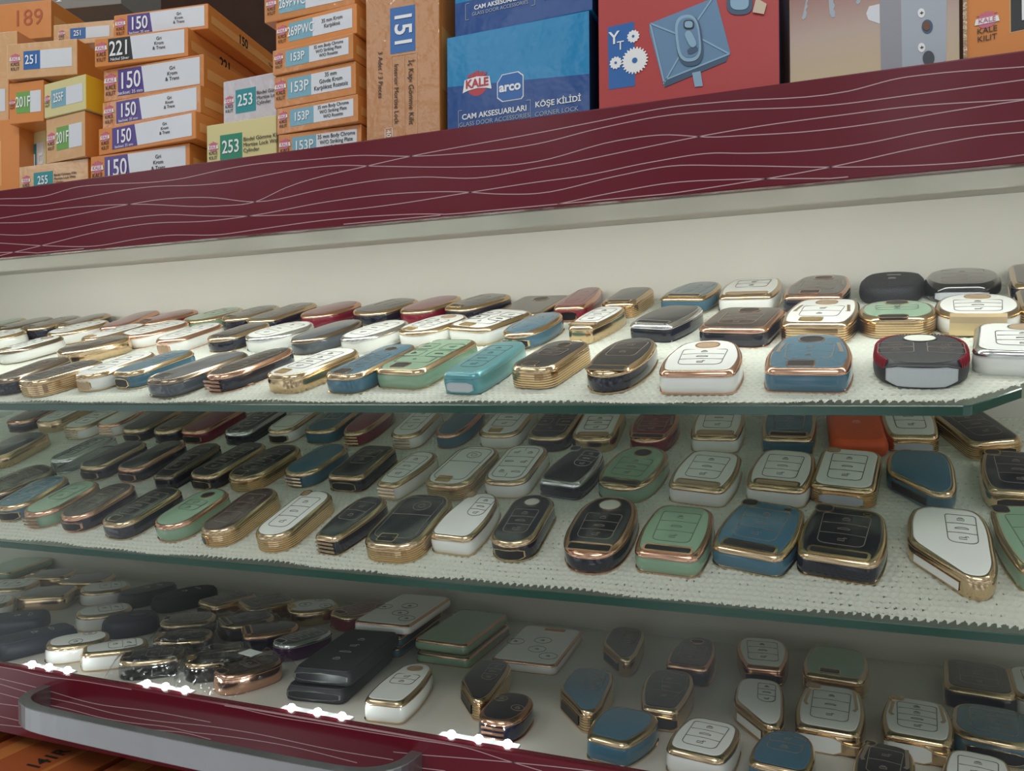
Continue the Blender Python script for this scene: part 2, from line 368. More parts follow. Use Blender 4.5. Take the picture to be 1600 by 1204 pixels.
        if sil:
            for k in range(nb):
                cy = y0+(y1-y0)*(k+.5)/nb; lock(.0, cy, k % 3, .0026)
        elif 'c' in st and nb in (2, 3, 4):      # clover / round buttons
            cs = [(-.25, .25), (.30, -.05)] if nb == 2 else [(-.3, .3), (.3, .3), (0, -.2)] if nb == 3 else [(.05, -.22), (.32, -.42), (-.42, -.02), (.02, .12)]
            for a, b in cs:
                rr = .17*W
                mb.ribbon([(a*W*.9+rr*.8*math.cos(t), b*L*.7+rr*.8*math.sin(t)) for t in np.linspace(0, 2*math.pi, 19)[:-1]], lw, h, True)
                lock(a*W*.9, b*L*.7, 0, .0016)
        elif nb == 6:
            pts = [np.array(((xa+xb)/2, (y0+y1)/2))+p for p in rpoly([(-(xb-xa)*.62, -(y1-y0)*.62), ((xb-xa)*.62, -(y1-y0)*.62), ((xb-xa)*.62, (y1-y0)*.62), (-(xb-xa)*.62, (y1-y0)*.62)], .006, 5)]
            mb.ribbon(pts, lw, h, True); mb.ribbon([(0, (y0+y1)/2-(y1-y0)*.6), (0, (y0+y1)/2+(y1-y0)*.6)], lw, h)
            for k in (1, 2):
                yy = (y0+y1)/2+(y1-y0)*1.2*(k/3-.5); mb.ribbon([(-(xb-xa)*.6, yy), (0, yy), ((xb-xa)*.6, yy)], lw, h)
            for k in range(3):
                for a in (-1, 1): lock(a*.3*(xb-xa), (y0+y1)/2+(y1-y0)*1.2*((k+.5)/3-.5), (k+(a > 0)) % 3, .002)
        elif nb == 5:
            pts = [np.array((0, 0))+p for p in rpoly([(-.70*w, -.72*l), (.70*w, -.72*l), (.70*w, .80*l), (-.70*w, .80*l)], .006, 5)]
            mb.ribbon(pts, lw, h, True); mb.ribbon([(-.7*w, .1*l), (0, .1*l), (.7*w, .1*l)], lw, h)
            mb.ribbon([(.1*w+.3*w*math.cos(t), .45*l+.3*w*math.sin(t)) for t in np.linspace(0, 2*math.pi, 19)[:-1]], lw, h, True)
            mb.ribbon([(.1*w+.12*w*math.cos(t), .45*l+.12*w*math.sin(t)) for t in np.linspace(0, 2*math.pi, 13)[:-1]], lw, h, True)
        elif 'g' in st:
            for k in range(2):
                for a in (-1, 1):
                    cx = a*.26*W; cy = y0*.5+(y1-y0*.5)*(k+.5)/2
                    mb.ribbon([np.array((cx, cy))+p for p in rpoly([(-.19*W, -.09*L), (.19*W, -.09*L), (.19*W, .09*L), (-.19*W, .09*L)], .002, 3)], lw, h, True)
                    lock(cx, cy, (k+(a > 0)) % 3, .0019)
            if nb == 4:
                cy = y0*.75; mb.ribbon([np.array((0, cy))+p for p in rpoly([(-.36*W, -.08*L), (.36*W, -.08*L), (.36*W, .08*L), (-.36*W, .08*L)], .002, 3)], lw, h, True)
                mb.ribbon([(-.0016, cy-.001), (.0016, cy-.001), (0, cy+.002)], lw, h, True)
        else:
            if 'l' in st:
                mb.ribbon([(.0, .78*l), (.62*w, .70*l), (.70*w, .1*l), (.35*w, -.55*l), (-.15*w, -.1*l), (-.25*w, .4*l)], lw*1.3, h, True)
            else:
                r_ = .0042 if 'v' not in st else .006
                pts = [np.array(((xa+xb)/2, (y0+y1)/2))+p for p in rpoly([(-(xb-xa)/2, -(y1-y0)/2), ((xb-xa)/2, -(y1-y0)/2), ((xb-xa)/2*1.08, (y1-y0)/2), (-(xb-xa)/2*1.08, (y1-y0)/2)], [r_, r_, .002, .002], 4)]
                mb.ribbon(pts, lw, h, True)
            for k in range(1, nb):
                yy = y0+(y1-y0)*k/nb; mb.ribbon([(xa, yy), ((xa+xb)/2, yy+.0004), (xb, yy)], lw, h)
            for k in range(nb): lock((xa+xb)/2, y0+(y1-y0)*(k+.5)/nb, (2, 1, 0, 0)[k] if nb > 2 else 2*k, .0019 if 'v' not in st else .0015)
        mb.build('button_outline', LM, root)
        if 's' in st:   # two shiny side bars next to the buttons
            mb = MB()
            for a in (-1, 1): mb.ribbon([(a*.66*w, y0*.2), (a*.74*w, (y0+y1)*.55), (a*.64*w, y1*1.35)], .0022, h)
            mb.build('accent_bar', TR if light else LINE['light'], root)
    if lea:
        mb = MB()
        for i in range(n):
            if P[i][1] < -.80*l: continue
            for q in (0, .5):
                p = np.array(P[i])*(1-q)+np.array(P[(i+1) % n])*q
                a = p*1.005; b = p*.90
                t_ = np.array(P[(i+1) % n])-np.array(P[i]); t_ = t_/(np.linalg.norm(t_)+1e-9)*.0004
                mb.add([(a[0]-t_[0], a[1]-t_[1], .62*T), (a[0]+t_[0], a[1]+t_[1], .62*T), (b[0]+t_[0], b[1]+t_[1], h(*b)+.0003), (b[0]-t_[0], b[1]-t_[1], h(*b)+.0003),
                        (a[0]*1.0, a[1]*1.0, .60*T), ((a[0]+b[0])/2*1.03, (a[1]+b[1])/2*1.03, .92*T)], [(0, 1, 5), (1, 2, 5), (2, 3, 5), (3, 0, 5)])
        mb.build('red_stitching', TRIM['e'], root)
    place(root, s, x, v, yaw, lift)
    cat = 'key cover'
    tag(root, label, cat, f'key covers in the {row} row of the {SURF[s]}')
    return root

FOBS = [
('U','front',-0.6600,0.0513,0.088,0.0736,0.0348,'bar','N','d','same','none','-','3','dark brown bronze-trimmed key cover, at left end, front row of upper shelf'),
('U','front',-0.6116,0.0433,-0.286,0.0660,0.0427,'bar','K','g','rib','none','-','3','black key cover with gold ribs, between brown and white ones, front row of upper shelf'),
('U','front',-0.5663,0.0612,-0.086,0.0727,0.0374,'slim','W','g','same','win','-','3','white gold-trimmed key cover, between black and blue ones, front row of upper shelf'),
('U','front',-0.5273,0.0660,-0.139,0.0696,0.0353,'bar','B','g','same','win','-','2','petrol blue gold-trimmed key cover, between white and grey ones, front row of upper shelf'),
('U','front',-0.4645,0.0500,-0.225,0.0840,0.0396,'bar','S','d','same','slot','-','0','grey bronze-trimmed key cover, between blue and black ones, front row of upper shelf'),
('U','front',-0.4193,0.0594,-0.176,0.0815,0.0357,'oval','K','r','same','plate','-','4','black rose gold-trimmed key cover, between grey and white ones, front row of upper shelf'),
('U','front',-0.3552,0.0543,-0.248,0.0765,0.0376,'bar','W','g','gold','slot','-','4','white key cover with gold sides, between black and blue ones, front row of upper shelf'),
('U','front',-0.3041,0.0569,-0.153,0.0840,0.0347,'bar','B','g','same','ring','ellipse','3','petrol blue gold-trimmed key cover, between white and green ones, front row of upper shelf'),
('U','front',-0.2624,0.0675,-0.151,0.0840,0.0437,'box','G','g','same','slot','-','4g','sage green gold-trimmed key cover, between blue and teal ones, front row of upper shelf'),
('U','front',-0.2102,0.0563,-0.112,0.0840,0.0330,'barrel','T','t','same','pocket','-','4','metallic teal key cover, between green and black ones, front row of upper shelf'),
('U','front',-0.1631,0.0602,-0.202,0.0703,0.0341,'bar','K','g','rib','slot','ellipse','2','black key cover with gold ribs, between teal and black ones, front row of upper shelf'),
('U','front',-0.1121,0.0565,-0.111,0.0840,0.0391,'pear','K','g','same','wide','-','2','black gold-trimmed key cover, between black and white ones, front row of upper shelf'),
('U','front',-0.0581,0.0492,-0.029,0.0717,0.0500,'taper','W','r','same','none','ellipse','3','white rose gold-trimmed key cover, between black and blue ones, front row of upper shelf'),
('U','front',0.0049,0.0547,-0.072,0.0793,0.0500,'taper','B','r','same','slot','ellipse','2s','petrol blue rose gold-trimmed key cover, third from right, front row of upper shelf'),
('U','front',0.0655,0.0538,-0.100,0.0660,0.0500,'oval','L','e','leather','pad','thru','2g','black leather key cover with red stitching, second from right, front row of upper shelf'),
('U','front',0.1212,0.0730,-0.202,0.0660,0.0500,'box','W','s','same','none','ellipse','3','white silver-trimmed key cover, at right end, front row of upper shelf'),
('U','middle',-0.8887,0.1874,-0.454,0.0660,0.0500,'bar','W','g','same','none','-','3','white gold-trimmed key cover, at left end, middle row of upper shelf'),
('U','middle',-0.7767,0.1457,-0.214,0.0660,0.0408,'slim','W','d','same','slot','ellipse','3','white bronze-trimmed key cover, between two white ones, middle row of upper shelf'),
('U','middle',-0.6736,0.1353,-0.429,0.0660,0.0484,'bar','N','g','gold','none','-','2','dark brown key cover with gold sides, between two white ones, middle row of upper shelf'),
('U','middle',-0.7874,0.2175,-0.416,0.0659,0.0499,'slim','W','g','same','none','corner','3','white gold-trimmed key cover, between white and brown ones, middle row of upper shelf'),
('U','middle',-0.7012,0.1884,-0.247,0.0660,0.0406,'bar','W','g','gold','ring','-','2','white key cover with gold sides, between brown and white ones, middle row of upper shelf'),
('U','middle',-0.6506,0.1955,-0.409,0.0660,0.0500,'bar','W','r','same','none','-','3','white rose gold-trimmed key cover, between two white ones, middle row of upper shelf'),
('U','middle',-0.5822,0.1719,-0.146,0.0716,0.0402,'slim','W','r','same','win','-','3','white rose gold-trimmed key cover, between white and black ones, middle row of upper shelf'),
('U','middle',-0.5180,0.1684,-0.210,0.0660,0.0361,'slim','K','g','same','slot','-','3','black gold-trimmed key cover, between two white ones, middle row of upper shelf'),
('U','middle',-0.4668,0.1646,-0.454,0.0660,0.0500,'slim','W','s','same','none','-','3','white silver-trimmed key cover, between black and grey ones, middle row of upper shelf'),
('U','middle',-0.4091,0.1575,-0.240,0.0770,0.0397,'oval','S','d','same','none','-','0','grey bronze-trimmed key cover, between two white ones, middle row of upper shelf'),
('U','middle',-0.3557,0.1524,-0.316,0.0675,0.0422,'oval','W','s','same','none','-','3','white silver-trimmed key cover, between grey and white ones, middle row of upper shelf'),
('U','middle',-0.3045,0.1671,-0.426,0.0660,0.0446,'slim','W','g','same','slot','ellipse','3','white gold-trimmed key cover, between two white ones, middle row of upper shelf'),
('U','middle',-0.2531,0.1747,-0.407,0.0669,0.0493,'box','W','g','same','slot','-','4g','white gold-trimmed key cover, between white and blue ones, middle row of upper shelf'),
('U','middle',-0.2068,0.1540,-0.168,0.0733,0.0362,'oval','B','g','same','pocket','-','3','petrol blue gold-trimmed key cover, between two white ones, middle row of upper shelf'),
('U','middle',-0.1561,0.1678,-0.199,0.0700,0.0330,'hexa','W','g','gold','wide','-','3','white key cover with gold sides, between blue and black ones, middle row of upper shelf'),
('U','middle',-0.0977,0.1632,-0.323,0.0660,0.0410,'barrel','K','s','same','wide','-','0','black silver-trimmed key cover, between white and brown ones, middle row of upper shelf'),
('U','middle',-0.0403,0.1450,-0.220,0.0660,0.0500,'box','N','r','same','none','ellipse','3','dark brown rose gold-trimmed key cover, fifth from right, middle row of upper shelf'),
('U','middle',0.0146,0.1568,-0.180,0.0763,0.0500,'barrel','W','g','rib','slot','ellipse','2s','white key cover with gold ribs, between brown and green ones, middle row of upper shelf'),
('U','middle',0.0631,0.1523,-0.094,0.0580,0.0494,'round','G','g','rib','ring','ellipse','2','sage green round key cover with gold ribs, third from right, middle row of upper shelf'),
('U','middle',0.1132,0.1575,-0.164,0.0685,0.0519,'round','W','g','same','belt','ellipse','3','white round key cover with champagne end band, second from right, middle row of upper shelf'),
('U','middle',0.1592,0.1664,-0.153,0.0726,0.0423,'bar','N','g','rib','none','-','3','dark brown key cover with gold ribs, at right end, middle row of upper shelf'),
('U','back',-1.0188,0.2535,-0.331,0.0660,0.0500,'bar','N','g','same','none','-','2','dark brown gold-trimmed key cover, at left end, back row of upper shelf'),
('U','back',-0.9702,0.2557,-0.230,0.0660,0.0432,'slim','G','g','same','none','-','0','sage green gold-trimmed key cover, between two brown ones, back row of upper shelf'),
('U','back',-0.9211,0.2529,-0.394,0.0660,0.0500,'bar','N','d','gold','slot','-','0','dark brown key cover with gold sides, third from left, back row of upper shelf'),
('U','back',-0.8713,0.2521,-0.312,0.0660,0.0471,'bar','N','g','same','slot','-','2','dark brown gold-trimmed key cover, between two brown ones, back row of upper shelf'),
('U','back',-0.8242,0.2573,-0.135,0.0659,0.0398,'slim','N','g','same','slot','-','0','dark brown gold-trimmed key cover, between brown and burgundy ones, back row of upper shelf'),
('U','back',-0.7391,0.2482,0.192,0.0840,0.0345,'bar','R','r','same','none','-','0','burgundy rose gold-trimmed key cover, between brown and burgundy ones, back row of upper shelf'),
('U','back',-0.6885,0.2540,-0.307,0.0660,0.0455,'hexa','R','r','same','slot','-','0','burgundy rose gold-trimmed key cover, between burgundy and green ones, back row of upper shelf'),
('U','back',-0.6199,0.2525,-0.443,0.0660,0.0500,'oval','G','g','same','none','-','2','sage green gold-trimmed key cover, between burgundy and black ones, back row of upper shelf'),
('U','back',-0.5693,0.2534,-0.334,0.0660,0.0452,'slim','K','g','same','slot','-','2','black gold-trimmed key cover, between green and black ones, back row of upper shelf'),
('U','back',-0.5244,0.2492,-0.180,0.0814,0.0408,'bar','K','g','same','win','-','3','black gold-trimmed key cover, between black and burgundy ones, back row of upper shelf'),
('U','back',-0.4647,0.2522,-0.341,0.0680,0.0461,'oval','R','r','same','none','-','0','burgundy rose gold-trimmed key cover, between two black ones, back row of upper shelf'),
('U','back',-0.3989,0.2525,-0.444,0.0660,0.0500,'bar','K','g','same','none','-','2','black gold-trimmed key cover, between two burgundy ones, back row of upper shelf'),
('U','back',-0.3473,0.2525,-0.276,0.0711,0.0457,'oval','R','g','same','none','-','0','burgundy gold-trimmed key cover, between two black ones, back row of upper shelf'),
('U','back',-0.2965,0.2525,-0.428,0.0660,0.0485,'hexa','K','g','same','slot','-','2','black gold-trimmed key cover, between burgundy and brown ones, back row of upper shelf'),
('U','back',-0.2408,0.2508,-0.132,0.0778,0.0515,'card','N','g','same','slot','ellipse','0','dark brown gold-trimmed flat card key cover, ninth from right, back row of upper shelf'),
('U','back',-0.1907,0.2480,-0.028,0.0840,0.0330,'taper','R','r','same','win','-','3','burgundy rose gold-trimmed key cover, between brown and black ones, back row of upper shelf'),
('U','back',-0.1455,0.2445,-0.130,0.0673,0.0330,'bar','K','g','rib','wide','-','0','black key cover with gold ribs, between burgundy and blue ones, back row of upper shelf'),
('U','back',-0.0883,0.2549,-0.247,0.0671,0.0440,'taper','B','g','same','wide','-','3','petrol blue gold-trimmed key cover, between black and white ones, back row of upper shelf'),
('U','back',-0.0398,0.2542,-0.099,0.0724,0.0497,'barrel','W','g','same','wide','-','2','white gold-trimmed key cover, between blue and brown ones, back row of upper shelf'),
('U','back',0.0149,0.2480,-0.167,0.0828,0.0500,'taper','N','r','same','slot','ellipse','2s','dark brown rose gold-trimmed key cover, fourth from right, back row of upper shelf'),
('U','back',0.0699,0.2542,-0.193,0.0660,0.0500,'pear','Q','q','silicone','none','-','2','matt black silicone key cover, between brown and shiny black ones, back row of upper shelf'),
('U','back',0.1195,0.2521,-0.163,0.0734,0.0540,'round','J','q','gloss','pad','-','3','shiny black round key cover, between matt black and brown ones, back row of upper shelf'),
('U','back',0.1763,0.2474,-0.168,0.0840,0.0500,'box','N','g','same','none','ellipse','3','dark brown gold-trimmed key cover, at right end, back row of upper shelf'),
('L','front',-0.7157,0.0805,-0.263,0.0660,0.0486,'bar','N','d','same','none','-','2','dark brown bronze-trimmed key cover, at left end, front row of lower shelf'),
('L','front',-0.6686,0.0606,0.080,0.0660,0.0395,'slim','B','g','same','pocket','-','3','petrol blue gold-trimmed key cover, between brown and green ones, front row of lower shelf'),
('L','front',-0.6233,0.0535,-0.050,0.0660,0.0387,'slim','G','r','same','plate','-','2','sage green rose gold-trimmed key cover, third from left, front row of lower shelf'),
('L','front',-0.5781,0.0523,-0.048,0.0660,0.0365,'slim','N','r','same','pocket','-','3','dark brown rose gold-trimmed key cover, fourth from left, front row of lower shelf'),
('L','front',-0.5231,0.0477,-0.090,0.0666,0.0355,'bar','K','g','same','slot','-','4','black gold-trimmed key cover, between brown and green ones, front row of lower shelf'),
('L','front',-0.4718,0.0498,-0.076,0.0660,0.0370,'slim','G','r','same','none','ellipse','2','sage green rose gold-trimmed key cover, sixth from left, front row of lower shelf'),
('L','front',-0.4240,0.0514,-0.017,0.0738,0.0339,'slim','M','g','rib','hook','-','3','maroon brown key cover with gold ribs, seventh from left, front row of lower shelf'),
('L','front',-0.3709,0.0505,-0.034,0.0743,0.0340,'slim','W','g','rib','none','corner','3','white key cover with gold ribs, between maroon and black ones, front row of lower shelf'),
('L','front',-0.3193,0.0504,-0.132,0.0660,0.0330,'hexa','K','g','same','plate','-','2','black gold-trimmed key cover, ninth from left, front row of lower shelf'),
('L','front',-0.2708,0.0519,-0.003,0.0778,0.0458,'bar','K','g','rib','slot','-','5c','black key cover with gold ribs, between black and white ones, front row of lower shelf'),
('L','front',-0.2280,0.0634,-0.061,0.0672,0.0371,'taper','W','g','same','none','corner','3v','white gold-trimmed key cover, between two black ones, front row of lower shelf'),
('L','front',-0.1852,0.0623,0.002,0.0707,0.0332,'slim','K','g','same','pocket','thru','3','black gold-trimmed key cover, seventh from right, front row of lower shelf'),
('L','front',-0.1282,0.0606,-0.033,0.0809,0.0444,'oval','K','r','same','wide','thru','3','black rose gold-trimmed key cover, between black and green ones, front row of lower shelf'),
('L','front',-0.0775,0.0586,-0.082,0.0660,0.0459,'barrel','G','r','same','wide','-','3','sage green rose gold-trimmed key cover, fifth from right, front row of lower shelf'),
('L','front',-0.0252,0.0684,-0.233,0.0678,0.0499,'barrel','B','g','same','wide','corner','3','petrol blue gold-trimmed key cover, between green and black ones, front row of lower shelf'),
('L','front',0.0237,0.0667,-0.168,0.0660,0.0500,'barrel','K','g','same','wide','corner','3','black gold-trimmed key cover, between blue and white ones, front row of lower shelf'),
('L','front',0.0817,0.0652,-0.102,0.0810,0.0457,'shield','W','g','gold','side','-','3','white slanted key cover with gold sides, second from right, front row of lower shelf'),
('L','front',0.1283,0.0742,0.044,0.0756,0.0423,'barrel','G','g','same','none','corner','3','sage green gold-trimmed key cover, at right end, front row of lower shelf'),
('L','middle',-0.7092,0.1552,-0.096,0.0660,0.0330,'bar','C','s','same','hook','-','4','clear silver-trimmed key cover, at left end, middle row of lower shelf'),
('L','middle',-0.6544,0.1425,-0.055,0.0660,0.0357,'bar','K','g','same','pocket','-','0','black gold-trimmed key cover, between clear and black ones, middle row of lower shelf'),
('L','middle',-0.6046,0.1437,-0.074,0.0687,0.0338,'bar','K','r','same','pocket','-','0','black rose gold-trimmed key cover, between two black ones, middle row of lower shelf'),
('L','middle',-0.5524,0.1356,0.063,0.0767,0.0346,'hexa','K','d','same','none','-','3','black bronze-trimmed key cover, between two black ones, middle row of lower shelf'),
('L','middle',-0.5069,0.1400,-0.124,0.0765,0.0354,'bar','K','g','same','pocket','-','4','black gold-trimmed key cover, between two black ones, middle row of lower shelf'),
('L','middle',-0.4641,0.1382,-0.118,0.0751,0.0396,'slim','K','g','rib','slot','-','4','black key cover with gold ribs, between black and blue ones, middle row of lower shelf'),
('L','middle',-0.4134,0.1466,-0.129,0.0660,0.0369,'slim','B','g','same','plate','-','0','petrol blue gold-trimmed key cover, between two black ones, middle row of lower shelf'),
('L','middle',-0.3639,0.1444,-0.033,0.0661,0.0366,'box','K','g','same','pocket','-','2','black gold-trimmed key cover, between blue and white ones, middle row of lower shelf'),
('L','middle',-0.3142,0.1348,-0.128,0.0660,0.0330,'hexa','W','g','same','plate','-','3','white gold-trimmed key cover, between black and white ones, middle row of lower shelf'),
('L','middle',-0.2658,0.1429,-0.084,0.0768,0.0419,'bar','W','g','rib','slot','-','5c','white key cover with gold ribs, between two white ones, middle row of lower shelf'),
('L','middle',-0.2203,0.1497,-0.022,0.0726,0.0392,'bar','W','g','same','none','-','6','white gold-trimmed key cover, between white and black ones, middle row of lower shelf'),
('L','middle',-0.1704,0.1501,-0.168,0.0679,0.0399,'taper','K','s','same','none','corner','3v','black silver-trimmed key cover, between white and green ones, middle row of lower shelf'),
('L','middle',-0.1232,0.1513,-0.174,0.0758,0.0465,'oval','G','g','same','wide','ellipse','3','sage green gold-trimmed key cover, between black and white ones, middle row of lower shelf'),
('L','middle',-0.0673,0.1492,-0.165,0.0660,0.0470,'barrel','W','g','same','wide','-','3','white gold-trimmed key cover, between green and white ones, middle row of lower shelf'),
('L','middle',-0.0135,0.1538,-0.147,0.0660,0.0453,'barrel','W','g','same','wide','-','3','white gold-trimmed key cover, between two white ones, middle row of lower shelf'),
('L','middle',0.0305,0.1576,-0.162,0.0670,0.0426,'box','W','g','rib','pad','corner','3','white key cover with gold ribs, between white and blue ones, middle row of lower shelf'),
('L','middle',0.0776,0.1572,-0.093,0.0698,0.0434,'shield','B','g','side','side','-','0','petrol blue gold-trimmed slanted key cover, second from right, middle row of lower shelf'),
('L','middle',0.1363,0.1604,-0.121,0.0660,0.0445,'barrel','K','g','gold','pocket','corner','3','black key cover with gold sides, at right end, middle row of lower shelf'),
('L','back',-0.8186,0.1569,0.076,0.0725,0.0500,'bar','K','g','gold','none','-','0','black key cover with gold sides, at left end, back row of lower shelf'),
('L','back',-0.8958,0.2566,0.027,0.0760,0.0429,'bar','N','r','same','none','-','2','dark brown rose gold-trimmed key cover, second from left, back row of lower shelf'),
('L','back',-0.8462,0.2568,0.020,0.0760,0.0407,'bar','W','g','gold','none','-','3','white key cover with gold sides, between brown and white ones, back row of lower shelf'),
('L','back',-0.7819,0.2408,-0.024,0.0760,0.0411,'bar','W','g','same','plate','-','3','white gold-trimmed key cover, between two white ones, back row of lower shelf'),
('L','back',-0.7438,0.2514,0.035,0.0760,0.0371,'bar','W','r','same','plate','-','0','white rose gold-trimmed key cover, between white and black ones, back row of lower shelf'),
('L','back',-0.6905,0.2378,-0.034,0.0760,0.0367,'bar','K','g','same','pocket','-','0','black gold-trimmed key cover, between white and brown ones, back row of lower shelf'),
('L','back',-0.6460,0.2349,0.016,0.0760,0.0367,'slim','N','g','same','slot','-','2','dark brown gold-trimmed key cover, between black and burgundy ones, back row of lower shelf'),
('L','back',-0.6055,0.2368,-0.035,0.0760,0.0383,'bar','R','r','same','pocket','-','0','burgundy rose gold-trimmed key cover, between brown and black ones, back row of lower shelf'),
('L','back',-0.5476,0.2348,-0.015,0.0760,0.0355,'bar','K','s','same','slot','-','3','black silver-trimmed key cover, between burgundy and white ones, back row of lower shelf'),
('L','back',-0.5011,0.2419,0.016,0.0760,0.0347,'slim','W','g','same','pocket','-','5c','white gold-trimmed key cover, between black and blue ones, back row of lower shelf'),
('L','back',-0.4543,0.2442,0.021,0.0760,0.0381,'bar','B','g','same','none','-','2','petrol blue gold-trimmed key cover, between white and burgundy ones, back row of lower shelf'),
('L','back',-0.4114,0.2401,-0.008,0.0760,0.0330,'oval','R','g','same','plate','-','0','burgundy gold-trimmed key cover, between blue and white ones, back row of lower shelf'),
('L','back',-0.3543,0.2358,0.035,0.0760,0.0330,'slim','W','g','same','plate','-','3','white gold-trimmed key cover, eleventh from right, back row of lower shelf'),
('L','back',-0.3092,0.2395,-0.035,0.0760,0.0330,'oval','B','r','same','none','-','0','petrol blue rose gold-trimmed key cover, between two white ones, back row of lower shelf'),
('L','back',-0.2602,0.2422,-0.001,0.0760,0.0411,'bar','W','g','same','slot','-','3','white gold-trimmed key cover, between blue and black ones, back row of lower shelf'),
('L','back',-0.2116,0.2380,-0.021,0.0760,0.0390,'bar','K','g','same','none','-','4g','black gold-trimmed key cover, between two white ones, back row of lower shelf'),
('L','back',-0.1711,0.2377,0.034,0.0760,0.0398,'bar','W','g','gold','wide','ellipse','3','white key cover with gold sides, between black and burgundy ones, back row of lower shelf'),
('L','back',-0.1211,0.2366,-0.035,0.0760,0.0420,'pear','R','r','same','wide','ellipse','3s','burgundy rose gold-trimmed key cover, between two white ones, back row of lower shelf'),
('L','back',-0.0668,0.2448,-0.023,0.0760,0.0433,'barrel','W','g','same','wide','-','3','white gold-trimmed key cover, fifth from right, back row of lower shelf'),
('L','back',-0.0096,0.2444,-0.035,0.0760,0.0432,'barrel','B','g','same','wide','-','3','petrol blue gold-trimmed key cover, between white and orange ones, back row of lower shelf'),
('L','back',0.0413,0.2406,0.012,0.0760,0.0420,'box','O','q','silicone','none','-','2','orange silicone key cover, between blue and white ones, back row of lower shelf'),
('L','back',0.0803,0.2523,-0.001,0.0760,0.0401,'barrel','W','g','rib','pad','-','3','white key cover with gold ribs, between orange and black ones, back row of lower shelf'),
('L','back',0.1255,0.2385,0.284,0.0660,0.0380,'box','K','g','rib','pocket','-','3','black key cover with gold ribs, at right end, back row of lower shelf'),
('F','back',-0.9368,0.2289,0.325,0.0864,0.0500,'card','G','g','same','none','-','0','sage green gold-trimmed flat card key cover, second from left, back row of cabinet floor'),
('F','back',-0.8625,0.1668,-1.082,0.0668,0.0500,'bar','W','g','same','none','-','3','white gold-trimmed key cover, at left end, back row of cabinet floor'),
('F','back',-0.8611,0.2234,-1.034,0.0520,0.0500,'hexa','N','g','gold','slot','-','0','dark brown key cover with gold sides, between two brown ones, back row of cabinet floor'),
('F','back',-0.7988,0.2209,-1.082,0.0569,0.0500,'hexa','N','g','gold','slot','-','0','dark brown key cover with gold sides, fifth from left, back row of cabinet floor'),
('F','back',-0.7865,0.1606,-1.006,0.0520,0.0500,'box','N','g','gold','plate','-','0','dark brown key cover with gold sides, third from left, back row of cabinet floor'),
('F','back',-0.7433,0.1975,-0.697,0.0520,0.0500,'oval','W','g','same','none','-','2','white gold-trimmed key cover, between brown and charcoal ones, back row of cabinet floor'),
('F','back',-0.6899,0.2069,-0.273,0.0662,0.0376,'pear','Z','q','silicone','none','-','2','smoky charcoal silicone key cover, between white and matt black ones, back row of cabinet floor'),
('F','back',-0.6385,0.2088,-0.341,0.0730,0.0393,'pear','Q','q','silicone','none','-','2','matt black silicone key cover, between charcoal and brown ones, back row of cabinet floor'),
('F','back',-0.5783,0.2061,-0.289,0.0548,0.0364,'box','N','g','gold','pocket','-','4','dark brown key cover with gold sides, ninth from left, back row of cabinet floor'),
('F','back',-0.5315,0.2110,-0.526,0.0520,0.0458,'box','N','g','rib','none','-','4','dark brown key cover with gold ribs, tenth from left, back row of cabinet floor'),
('F','back',-0.4748,0.2125,-0.771,0.0520,0.0463,'oval','W','g','gold','ring','-','3c','white key cover with gold sides, between brown and burgundy ones, back row of cabinet floor'),
('F','back',-0.4200,0.2187,-0.424,0.0615,0.0400,'bar','R','g','same','ring','-','3','burgundy gold-trimmed key cover, between white and blue ones, back row of cabinet floor'),
('F','back',-0.2915,0.1892,-0.005,0.1000,0.0519,'card','G','r','same','none','-','0','sage green rose gold-trimmed flat card key cover, eighth from right, back row of cabinet floor'),
('F','back',-0.3637,0.1895,0.068,0.1000,0.0522,'card','B','g','same','none','-','0','petrol blue gold-trimmed flat card key cover, ninth from right, back row of cabinet floor'),
('F','back',-0.2223,0.1968,0.031,0.0995,0.0580,'card','W','r','same','none','wide','4c','white rose gold-trimmed flat card key cover, seventh from right, back row of cabinet floor'),
('F','back',-0.1483,0.2050,0.060,0.0840,0.0342,'shield','K','g','gold','side','-','3v','black slanted key cover with gold sides, sixth from right, back row of cabinet floor'),
('F','back',-0.0868,0.2021,-0.023,0.0772,0.0374,'taper','N','r','same','none','ellipse','3','dark brown rose gold-trimmed key cover, fifth from right, back row of cabinet floor'),
('F','back',-0.0319,0.2192,0.070,0.0756,0.0445,'hexa','W','r','gold','pocket','-','3','white key cover with rose gold sides, fourth from right, back row of cabinet floor'),
('F','back',0.0247,0.2154,-0.091,0.0749,0.0490,'barrel','G','g','rib','slot','-','0','sage green key cover with gold ribs, third from right, back row of cabinet floor'),
('F','back',0.1252,0.2171,-0.138,0.0706,0.0464,'box','N','g','same','none','-','3','dark brown gold-trimmed key cover, between green and white ones, back row of cabinet floor'),
('F','back',0.1670,0.2157,-0.137,0.0761,0.0430,'bar','W','g','same','none','-','3','white gold-trimmed key cover, at right end, back row of cabinet floor'),
('F','middle',-0.8121,0.1087,-0.786,0.0520,0.0479,'bar','W','g','same','none','-','2','white gold-trimmed key cover, at left end, middle row of cabinet floor'),
('F','middle',-0.7280,0.0815,-0.851,0.0520,0.0445,'box','Y','q','silicone','none','-','2','navy silicone key cover, between two white ones, middle row of cabinet floor'),
('F','middle',-0.6669,0.1288,-0.651,0.0520,0.0455,'oval','W','g','same','none','-','2','white gold-trimmed key cover, between two navy ones, middle row of cabinet floor'),
('F','middle',-0.6209,0.1188,-0.611,0.0520,0.0441,'pear','Y','q','silicone','none','round','0','navy silicone key cover, between white and clear ones, middle row of cabinet floor'),
('F','middle',-0.5637,0.1341,-0.987,0.0520,0.0442,'oval','N','g','same','slot','-','2','dark brown gold-trimmed key cover, between clear and black ones, middle row of cabinet floor'),
